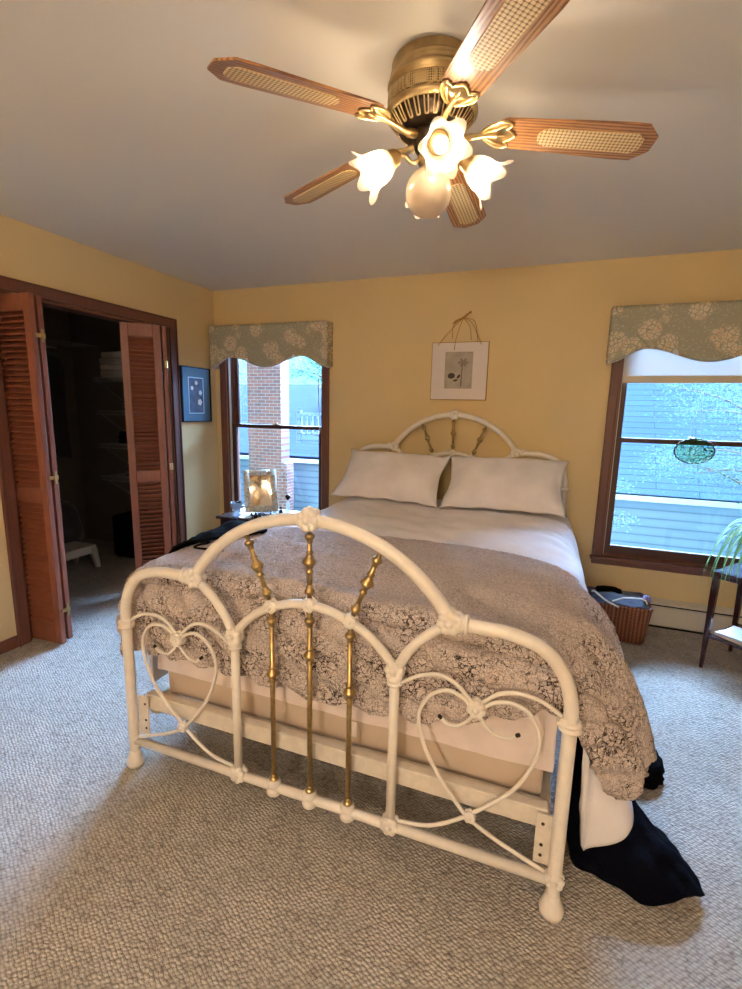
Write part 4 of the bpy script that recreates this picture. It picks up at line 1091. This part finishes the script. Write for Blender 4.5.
bm = B(); box(bm, (hx0-.012, -.07, 0.0), (hx0, -.001, .198)); obj('end_cap', bm, m_offwhite, t)
bm = B(); box(bm, (hx0, -.05, 0.0), (hx1, -.01, .02)); obj('base_gap', bm, m_black_pl, t)

M = Mat('wicker', (146, 92, 64), .6, 0, .3); c = M.co(scale=(1, 1, 1))
w1 = M.wave(c, 14, 0, 0, 'X'); w2 = M.wave(c, 34, 1.2, 1, 'Z'); g = M.math('ADD', M.math('MULTIPLY', w2, .6), M.math('MULTIPLY', w1, .5))
M.col(M.ramp(g, [(.15, (78, 42, 30)), (.5, (134, 80, 56)), (.9, (176, 118, 86))])); M.bump(g, .8, .008); m_wick = M.m
t = thing('wicker_basket', 'brown wicker basket on the carpet against the heater', 'basket', (3.385, -.25, 0))
bm = B()
def ringrect(x0, x1, y0, y1, z, n=16, r=.03):
    P = []
    for cx_, cy_, a0 in ((x1-r, y1-r, 0), (x0+r, y1-r, 90), (x0+r, y0+r, 180), (x1-r, y0+r, 270)):
        for k in range(5): a = math.radians(a0+90*k/4); P.append(V((cx_+r*math.cos(a), cy_+r*math.sin(a), z)))
    return P
prev = None; nr = 22
for k in range(nr+1):
    f = k/nr; e = .028*f
    wob = .003 if k % 2 else -.001
    R_ = ringrect(3.235-e-wob, 3.535+e+wob, -.395-e*.6-wob, -.125+e*.4+wob, .004+.236*f)
    cur = [bm.verts.new(p) for p in R_]
    if prev:
        for i in range(len(cur)): bm.faces.new((prev[i], prev[(i+1) % len(cur)], cur[(i+1) % len(cur)], cur[i]))
    else: bm.faces.new(cur[::-1])
    prev = cur
o = obj('woven_body', bm, m_wick, t, True); solid(o, .008, -1)
bm = B(); tube(bm, ringrect(3.205, 3.565, -.413, -.113, .243), .010, 8, closed=True)
P = ringrect(3.205, 3.565, -.413, -.113, .243); 
obj('rim', bm, m_wick, t, True)
bm = B()
for i in range(10):
    x = 3.25 + .03*i; tube(bm, [(x, -.401, .01), (x+(x-3.385)*.12, -.421, .235)], .0055, 6)
for i in range(7):
    y = -.37 + .035*i; tube(bm, [(3.540, y, .01), (3.569, y, .235)], .0055, 6)
obj('stakes', bm, m_wick, t, True)
cloth_patch('basket_clothes', 'slate blue folded cloth heaped in the wicker basket', 'clothes',
   [[(3.22+.11*i, -.385+.085*j, .235+.035*math.sin(PI*(i+.5)/4)*math.sin(PI*(j+.5)/4)+.01*((i*j) % 2)) for i in range(4)] for j in range(4)], m_blue, 40, 40, .01, .012, 4)
heap('basket_pouch', 'black pouch lying in the wicker basket behind the blue cloth', 'pouch', (3.335, -.20, .272), (.085, .05, .020), m_black, 12)
bm = B()
tube(bm, catmull([(3.215, -.395, .315), (3.23, -.40, .32), (3.30, -.415, .275), (3.375, -.425, .245)], 6), .006, 8)
tag(obj('white_hanger', bm, m_plastic, None, True), 'white plastic rod lying across the left corner of the wicker basket', 'hanger')
bm = B(); tube(bm, catmull([(3.34, -.39, .268), (3.40, -.37, .288), (3.47, -.34, .288), (3.53, -.33, .282), (3.545, -.345, .262)], 6), .005, 8)
tag(obj('white_cable', bm, m_plastic, None, True), 'white cable looped over the blue cloth in the wicker basket', 'cable')
heap('lavender_cloth', 'small lavender scrap of cloth at the right rim of the wicker basket', 'cloth', (3.548, -.30, .278), (.025, .03, .022), simple('lavender', (150, 140, 190), .8), 14, .3)

# plant stand (square, turned on its corner)
t = thing('plant_stand', 'dark mahogany plant stand with a lower shelf beside the right window', 'plant stand', (4.09, -.52, 0))
cs = [V((3.815, -.555, 0)), V((4.045, -.255, 0)), V((4.345, -.485, 0)), V((4.115, -.785, 0))]; cen = sum(cs, V())/4
for k, c_ in enumerate(cs):
    bm = B(); d = (cen-c_).normalized()
    prof = [(0, .0085), (.2, .0125), (.42, .016), (.573, .016)]
    M_ = Matrix.Rotation(math.atan2((cs[1]-cs[0]).y, (cs[1]-cs[0]).x), 4, 'Z'); rows = []
    for z, r in prof:
        rows.append([bm.verts.new(c_ + d*(.012*z/.55) + V((0, 0, z)) + M_ @ V((sx*r, sy*r, 0))) for sx, sy in ((-1, -1), (1, -1), (1, 1), (-1, 1))])
    for a, b in zip(rows, rows[1:]):
        for q in range(4): bm.faces.new((a[q], a[(q+1) % 4], b[(q+1) % 4], b[q]))
    bm.faces.new(rows[0][::-1]); bm.faces.new(rows[-1]); bevel(obj('leg', bm, m_stand, t), .003)
def plate(bm, k, z0, z1): prism(bm, [((c_-cen)*k+cen).to_2d()[:] for c_ in cs], Matrix.Translation((0, 0, z0)), z1-z0)
bm = B(); plate(bm, 1.05, .573, .588); bevel(obj('table_top', bm, m_stand, t), .004)
bm = B(); plate(bm, .93, .545, .589); obj('apron', bm, m_stand, t)
bm = B(); plate(bm, .93, .185, .20); bevel(obj('shelf', bm, m_stand, t), .003)
# magazines on the shelf
def mag(z, h, rot, w, l, c, m, label, off=(0, 0)):
    bm = B(); M_ = Matrix.Translation((c[0]+off[0], c[1]+off[1], z)) @ Matrix.Rotation(math.radians(rot), 4, 'Z')
    t = thing('magazine', label, 'magazine', (c[0]+off[0], c[1]+off[1], z), 'magazines on the plant stand shelf')
    box(bm, (-w/2+.002, -l/2+.002, 0.0004), (w/2-.002, l/2-.002, h-.0004), M_); obj('pages', bm, m_paper, t)
    bm = B(); box(bm, (-w/2, -l/2, h-.0004), (w/2, l/2, h), M_); box(bm, (-w/2, -l/2, 0), (w/2, l/2, .0004), M_); box(bm, (-w/2-.0006, -l/2, 0), (-w/2, l/2, h), M_); obj('cover', bm, m, t)
M = Mat('magazine_cover', (200, 200, 205), .3); c = M.co(); v = M.voro(c, 14, 'F1', 1, 1); M.col(M.mix(.25, (210, 210, 212), v)); m_cov = M.m
mag(.201, .018, 40, .20, .27, (4.03, -.56), m_paper, 'thick white magazine lying on the plant stand shelf')
mag(.220, .008, 52, .19, .26, (4.035, -.56), m_cov, 'thin patterned magazine on top of the thick white one')
# spider plant
px, py = 4.10, -.53
t = thing('spider_plant', 'spider plant with long striped arching leaves on the mahogany plant stand', 'plant', (px, py, .589))
Mp = Matrix.Translation((px, py, .589))
m_pot = simple('white_ceramic', (214, 218, 226), .2)
bm = B(); lathe(bm, [(.06, 0), (.065, .004), (.078, .12), (.083, .13), (.083, .145), (.075, .145), (.07, .12), (.0, .118)], Mp, 32); obj('pot', bm, m_pot, t, True)
bm = B(); lathe(bm, [(.09, 0.0), (.098, .004), (.10, .014), (.094, .014), (.088, .006), (.062, .004)], Mp, 32, cap=False); obj('saucer', bm, m_pot, t, True)
bm = B(); lathe(bm, [(.069, .121), (.04, .126), (.0, .128)], Mp, 24, cap=False); obj('soil', bm, m_brownc, t, True)
M = Mat('spider_leaf', (80, 160, 90), .45, 0, .4)
tc = M.n('ShaderNodeUVMap'); sp = M.n('ShaderNodeSeparateXYZ'); M.L.new(tc.outputs[0], sp.inputs[0])
M.col(M.ramp(sp.outputs[0], [(.18, (80, 148, 76)), (.36, (88, 158, 84)), (.44, (206, 216, 160)), (.56, (206, 216, 160)), (.64, (88, 158, 84))])); 
tl = M.n('ShaderNodeBsdfTranslucent'); tl.inputs[0].default_value = lin((130, 185, 100)); mx = M.n('ShaderNodeMixShader'); mx.inputs[0].default_value = .35
M.L.new(M.p.outputs[0], mx.inputs[1]); M.L.new(tl.outputs[0], mx.inputs[2]); M.L.new(mx.outputs[0], M.out.inputs[0]); m_leaf = M.m
def leaf(az, L, rise, droop, w=.016, twist=0., seed=0):
    bm = B(); uv = bm.loops.layers.uv.new(); n = 26; e = V((math.cos(az), math.sin(az), 0)); s0 = V((-e.y, e.x, 0))
    rows = []
    for i in range(n+1):
        f = i/n
        r = L*(f*.95 - .30*f**3*droop); z = .589+.13 + rise*math.sin(min(1, f*1.25)*PI*.62)*1.0 - droop*L*1.25*max(0, f-.25)**1.8
        side = twist*f*f*L
        p = V((px, py, z)) + e*(.012+r) + s0*side
        ww = w*(math.sin(PI*min(1, f*.9+.12)))**.6*(1-f**6)/2 + .0004
        sag = .25*ww
        rows.append([bm.verts.new(p - s0*ww + V((0, 0, sag))), bm.verts.new(p), bm.verts.new(p + s0*ww + V((0, 0, sag)))])
    for a, b, k in zip(rows, rows[1:], range(n)):
        for q in range(2):
            fc = bm.faces.new((a[q], a[q+1], b[q+1], b[q]))
            for lp, (u_, v_) in zip(fc.loops, ((q/2, k/n), ((q+1)/2, k/n), ((q+1)/2, (k+1)/n), (q/2, (k+1)/n))): lp[uv].uv = (u_, v_)
    obj('leaf', bm, m_leaf, t, True)
rnd = random.Random(21)
for k in range(46):
    az = rnd.uniform(0, 2*PI); leaf(az, rnd.uniform(.28, .46), rnd.uniform(.05, .22), rnd.uniform(.5, 1.25), rnd.uniform(.011, .018), rnd.uniform(-.25, .25), k)
for az, L, rise, dr, tw in ((186, .50, .20, .95, .02), (192, .47, .17, 1.0, .0), (198, .44, .22, .9, .08), (178, .49, .15, 1.0, -.05), (205, .36, .16, 1.3, .1), (190, .38, .14, 1.15, .12), (215, .33, .2, 1.5, .0), (170, .40, .2, .8, .0)):
    leaf(math.radians(az), L, rise, dr, .026, tw); leaf(math.radians(az+4), L*.94, rise*.92, dr*1.05, .022, tw+.04)

# =================================================================== OUTSIDE
def shingle(name, a, b, sc=(1, 1, 1)):
    M = Mat(name, a, .9, 0, .1); c = M.co(scale=sc)
    br = M.n('ShaderNodeTexBrick'); M.L.new(c, br.inputs['Vector'])
    br.inputs['Scale'].default_value = 1; br.inputs['Brick Width'].default_value = 1.1; br.inputs['Row Height'].default_value = .11; br.inputs['Mortar Size'].default_value = .008
    br.inputs['Color1'].default_value = lin(a); br.inputs['Color2'].default_value = lin(b); br.inputs['Mortar'].default_value = lin(tuple(x*.75 for x in b))
    M.col(br.outputs[0]); return M.m
m_roof = shingle('roof_shingles', (66, 86, 112), (60, 78, 104))
m_roof2 = shingle('blue_grey_shingles', (40, 52, 74), (36, 47, 68))
M = Mat('lap_siding', (150, 160, 168), .8, 0, .2); c = M.co(); w = M.wave(c, 2.3, 0, 0, 'Z'); 
M.col(M.ramp(w, [(.0, (96, 112, 140)), (.10, (124, 142, 172)), (1., (130, 148, 178))])); m_siding = M.m
m_white_trim = simple('white_exterior_trim', (200, 206, 210), .6)
M = Mat('chimney_brick', (150, 90, 80), .9, 0, .2); c = M.co(rot=(PI/2, 0, 0))
br = M.n('ShaderNodeTexBrick'); M.L.new(c, br.inputs['Vector']); br.inputs['Scale'].default_value = 1
br.inputs['Brick Width'].default_value = .17; br.inputs['Row Height'].default_value = .062; br.inputs['Mortar Size'].default_value = .006; br.inputs['Bias'].default_value = -.1
br.inputs['Color1'].default_value = lin((150, 96, 90)); br.inputs['Color2'].default_value = lin((120, 88, 92)); br.inputs['Mortar'].default_value = lin((150, 142, 146))
M.col(br.outputs[0]); m_brick = M.m
t = thing('brick_chimney', 'red brick chimney rising just outside the left window', 'chimney', (-2.35, 4.5, -3))
bm = B(); box(bm, (-2.67, 4.3, -3), (-1.93, 4.6, 5.6)); obj('stack', bm, m_brick, t)
bm = B(); box(bm, (-2.65, 4.33, -3), (-1.83, 4.58, .55)); 
for v_ in bm.verts:
    if v_.co.z > .5 and v_.co.x > -1.86: v_.co.z = .38
obj('shoulder', bm, m_brick, t)
def house(name, label, x0, x1, ye, ze, yr, zr, roofm):
    t = thing(name, label, 'house', ((x0+x1)/2, ye, -3))
    bm = B(); box(bm, (x0+.3, ye+.3, -3), (x1-.3, 2*yr-ye-.3, ze)); obj('siding_wall', bm, m_siding, t)
    # roof slab, own object so its courses follow the slope
    sl = math.hypot(yr-ye, zr-ze); ang = math.atan2(zr-ze, yr-ye)
    for k in (0, 1):
        bm = B(); box(bm, (x0, 0, 0), (x1, sl, .12))
        me = bpy.data.meshes.new('roof'); bmesh.ops.recalc_face_normals(bm, faces=bm.faces); bm.to_mesh(me); bm.free(); me.materials.append(roofm)
        o = bpy.data.objects.new('roof', me); C.objects.link(o); o.parent = t
        if k == 0: Mx = Matrix.Translation((0, ye, ze)) @ Matrix.Rotation(ang, 4, 'X')
        else: Mx = Matrix.Translation((x0+x1, 2*yr-ye, ze)) @ Matrix.Rotation(PI, 4, 'Z') @ Matrix.Rotation(ang, 4, 'X')
        o.matrix_local = Matrix.Translation(-t.location) @ Mx
    bm = B(); box(bm, (x0, ye-.10, ze-.03), (x1, ye, ze+.05)); obj('gutter', bm, m_white_trim, t)
    bm = B(); box(bm, (x0+.35, ye+.22, -3), (x0+.43, ye+.29, ze-.05)); obj('downspout', bm, m_white_trim, t)
    return t
hA = house('neighbour_house', 'neighbouring house with a grey shingle roof and lap siding outside the right window', 1.2, 11, 4.4, .22, 8.2, 5.2, m_roof)
hB = house('neighbour_house', 'farther house with a low blue-grey roof and a white dormer outside the left window', -9, .6, 5.0, .38, 7.6, 1.95, m_roof2)
# dormer on the far house
bm = B(); box(bm, (-2.10, 6.4, 1.2), (-1.62, 7.4, 1.95)); prism(bm, [(-2.18, 1.92), (-1.54, 1.92), (-1.86, 2.22)], Matrix.Translation((0, 7.4, 0)) @ Matrix.Rotation(PI/2, 4, 'X'), 1.05); dm = obj('dormer', bm, m_white_trim, hB)
for x in (-2.02, -1.83):
    bm = B(); box(bm, (x, 6.385, 1.45), (x+.13, 6.40, 1.80)); obj('dormer_window', bm, m_night, dm)
t = thing('railing', 'pale deck railing below the white dormer outside the left window', 'railing', (-1.0, 4.6, 1.1))
bm = B(); box(bm, (-1.75, 4.70, .78), (-.2, 4.72, .98))
for i in range(13): box(bm, (-1.7+i*.12, 4.6, .95), (-1.66+i*.12, 4.64, 1.32))
box(bm, (-1.75, 4.59, 1.31), (-.1, 4.65, 1.36)); box(bm, (-1.75, 4.59, .93), (-.1, 4.65, .97)); obj('balusters', bm, m_siding, t)
for x in (-1.75, -.15):
    bm = B(); box(bm, (x, 4.58, .78), (x+.08, 4.66, 1.4)); obj('post', bm, m_siding, t)
tag(obj('lawn', box(B(), (-30, .6, -3.1), (30, 40, -3.0)), simple('grass', (86, 110, 70), .95, 0, .1, .2, 3)), 'grass ground between the houses outside', 'ground')
C.objects['lawn']['kind'] = 'structure'
M = Mat('tree_leaves', (110, 135, 128), .8, 0, .2); c = M.co(); M.col(M.ramp(M.noise(c, 3, 3), [(.3, (66, 90, 88)), (.7, (92, 118, 112))]))
tl = M.n('ShaderNodeBsdfTranslucent'); tl.inputs[0].default_value = lin((92, 120, 112)); mx = M.n('ShaderNodeMixShader'); mx.inputs[0].default_value = .45
M.L.new(M.p.outputs[0], mx.inputs[1]); M.L.new(tl.outputs[0], mx.inputs[2]); M.L.new(mx.outputs[0], M.out.inputs[0]); m_tree = M.m
m_bark = simple('bark', (96, 84, 74), .9, 0, .1, .2, 8)
def tree(label, base_, h, crown, n, seed, ls=.05, flat=1., trunk=.09, lowest=.35, sp=.075):
    t = thing('tree', label, 'tree', base_)
    rnd = random.Random(seed); b0 = V(base_); bm = B()
    tube(bm, catmull([b0, b0+V((.1, 0, h*.4)), b0+V((-.05, .05, h*.9))], 6), [trunk*(1-.06*i) for i in range(13)], 8)
    tips = []
    for k in range(22):
        f = rnd.uniform(lowest, .9); p = b0+V((.1*math.sin(f*3), 0, h*f)); a = rnd.uniform(0, 2*PI); L = crown*rnd.uniform(.5, 1)
        q = p + V((math.cos(a)*L, math.sin(a)*L*flat, L*rnd.uniform(.1, .55))); m_ = (p+q)/2+V((0, 0, .12*L))
        tube(bm, catmull([p, m_, q], 5), [trunk*.3*(1-.08*i) for i in range(11)], 5); tips += catmull([p, m_, q], 5)[4:]
    obj('trunk', bm, m_bark, t, True)
    bm = B()
    for k in range(n):
        c_ = rnd.choice(tips) + V((rnd.gauss(0, crown*sp), rnd.gauss(0, crown*sp), rnd.gauss(0, crown*sp*.8))); s = ls*rnd.uniform(.6, 1.4)
        u_ = V((rnd.gauss(0, 1), rnd.gauss(0, 1), rnd.gauss(0, .6))).normalized(); v_ = u_.orthogonal().normalized()
        q = [bm.verts.new(c_+u_*s), bm.verts.new(c_+v_*s*.45), bm.verts.new(c_-u_*s), bm.verts.new(c_-v_*s*.45)]; bm.faces.new(q)
    obj('foliage', bm, m_tree, t)
tree('leafy tree whose branches cross the shingle roof outside the right window', (5.4, 3.1, -3), 4.8, 1.7, 14000, 2, .016, .35, .05, .5)
tree('slim leafy tree at the left side of the right window view', (3.0, 2.2, -3), 3.9, .8, 4000, 7, .015, .35, .045, .62)
tree('bare branched pale tree above the far roof outside the left window', (-5.2, 14.0, -3), 11, 3.2, 5200, 4, .10, 1., .16, .45)
tree('tall tree left of the brick chimney outside the left window', (-12.5, 14.5, -3), 11, 3.0, 5200, 5, .10, 1., .16, .4)
tree('green shrub against the siding at the bottom of the left window', (-.10, 3.6, -3), 3.15, .5, 4000, 6, .016, .6, .04, .55)

# added unseen lamp behind the camera: soft frontal fill for footboard and carpet
t = thing('fill_lamp', 'added fill lamp with a cream drum shade, unseen behind the camera', 'fill lamp', (2.6, -4.95, 0))
bm = B(); lathe(bm, [(.0, 0), (.14, 0), (.145, .01), (.05, .03), (.012, .045)], Matrix.Translation((2.6, -4.95, 0)), 32); obj('base', bm, m_brass, t, True)
bm = B(); tube(bm, [(2.6, -4.95, .03), (2.6, -4.95, 1.5)], .011, 12); obj('pole', bm, m_brass, t, True)
bm = B(); lathe(bm, [(.21, 1.46), (.17, 1.78)], Matrix.Translation((2.6, -4.95, 0)), 40, cap=False); obj('lamp_shade', bm, m_drum, t, True)
# =================================================================== LIGHT
def light(name, typ, loc, energy, col, **kw):
    l = bpy.data.lights.new(name, typ); l.energy = energy; l.color = col
    for k, v in kw.items(): setattr(l, k, v)
    o = bpy.data.objects.new(name, l); C.objects.link(o); o.location = loc; return o
for p in lamps: light('fan_lamp', 'POINT', p, 6.0, (1., .93, .83), shadow_soft_size=.02)
s = light('daylight', 'SUN', (0, 6, 6), 180.0, (.48, .72, 1.0), angle=math.radians(108))
s.rotation_euler = V((-.08, -1, -.70)).to_track_quat('-Z', 'Y').to_euler()
for a, b in WIN:
    l = light('window_portal', 'AREA', ((a+b)/2, .16, (Z0+Z1)/2), 1, (1, 1, 1), shape='RECTANGLE', size=b-a, size_y=Z1-Z0)
    l.rotation_euler = (-PI/2, 0, 0); l.data.cycles.is_portal = True
light('fill_lamp_bulb', 'POINT', (2.6, -4.95, 1.62), 78, (1., .97, .93), shadow_soft_size=.10)  # light of the added fill lamp behind the camera
w = bpy.data.worlds.new('sky'); bpy.context.scene.world = w; w.use_nodes = True
nt = w.node_tree; bg = nt.nodes['Background']
tc = nt.nodes.new('ShaderNodeTexCoord'); sp = nt.nodes.new('ShaderNodeSeparateXYZ'); nt.links.new(tc.outputs['Generated'], sp.inputs[0])
rp = nt.nodes.new('ShaderNodeValToRGB'); nt.links.new(sp.outputs[2], rp.inputs[0])
e = rp.color_ramp.elements; e[0].position = 0; e[0].color = (.44, .74, 1., 1); e[1].position = .7; e[1].color = (.38, .66, 1., 1)
nt.links.new(rp.outputs[0], bg.inputs[0]); bg.inputs[1].default_value = 1.25

# =================================================================== CAMERA
cam = bpy.data.cameras.new('camera'); co = bpy.data.objects.new('camera', cam); C.objects.link(co)
yaw, pitch, roll, f_px = -.357, -.175, .022, 477.266
F = V((math.sin(yaw)*math.cos(pitch), math.cos(yaw)*math.cos(pitch), math.sin(pitch)))
Rr = V((math.cos(yaw), -math.sin(yaw), 0)); U = Rr.cross(F)
c_, s_ = math.cos(roll), math.sin(roll); R2 = c_*Rr + s_*U; U2 = c_*U - s_*Rr
Mc = Matrix(((R2.x, U2.x, -F.x, 2.889), (R2.y, U2.y, -F.y, -3.657), (R2.z, U2.z, -F.z, 1.440), (0, 0, 0, 1)))
co.matrix_world = Mc
cam.sensor_fit = 'HORIZONTAL'; cam.sensor_width = 36; cam.lens = 36*f_px/742; cam.clip_start = .05; cam.clip_end = 200
sc = bpy.context.scene; sc.camera = co
sc.view_settings.view_transform = 'Standard'; sc.view_settings.look = 'None'
sc.view_settings.exposure = .78; sc.view_settings.gamma = 1
try: sc.view_settings.use_curve_mapping = False
except Exception: pass
cy = sc.cycles
cy.use_denoising = True; cy.max_bounces = 10; cy.diffuse_bounces = 5; cy.transparent_max_bounces = 12; cy.sample_clamp_indirect = 8; cy.caustics_reflective = False; cy.caustics_refractive = False
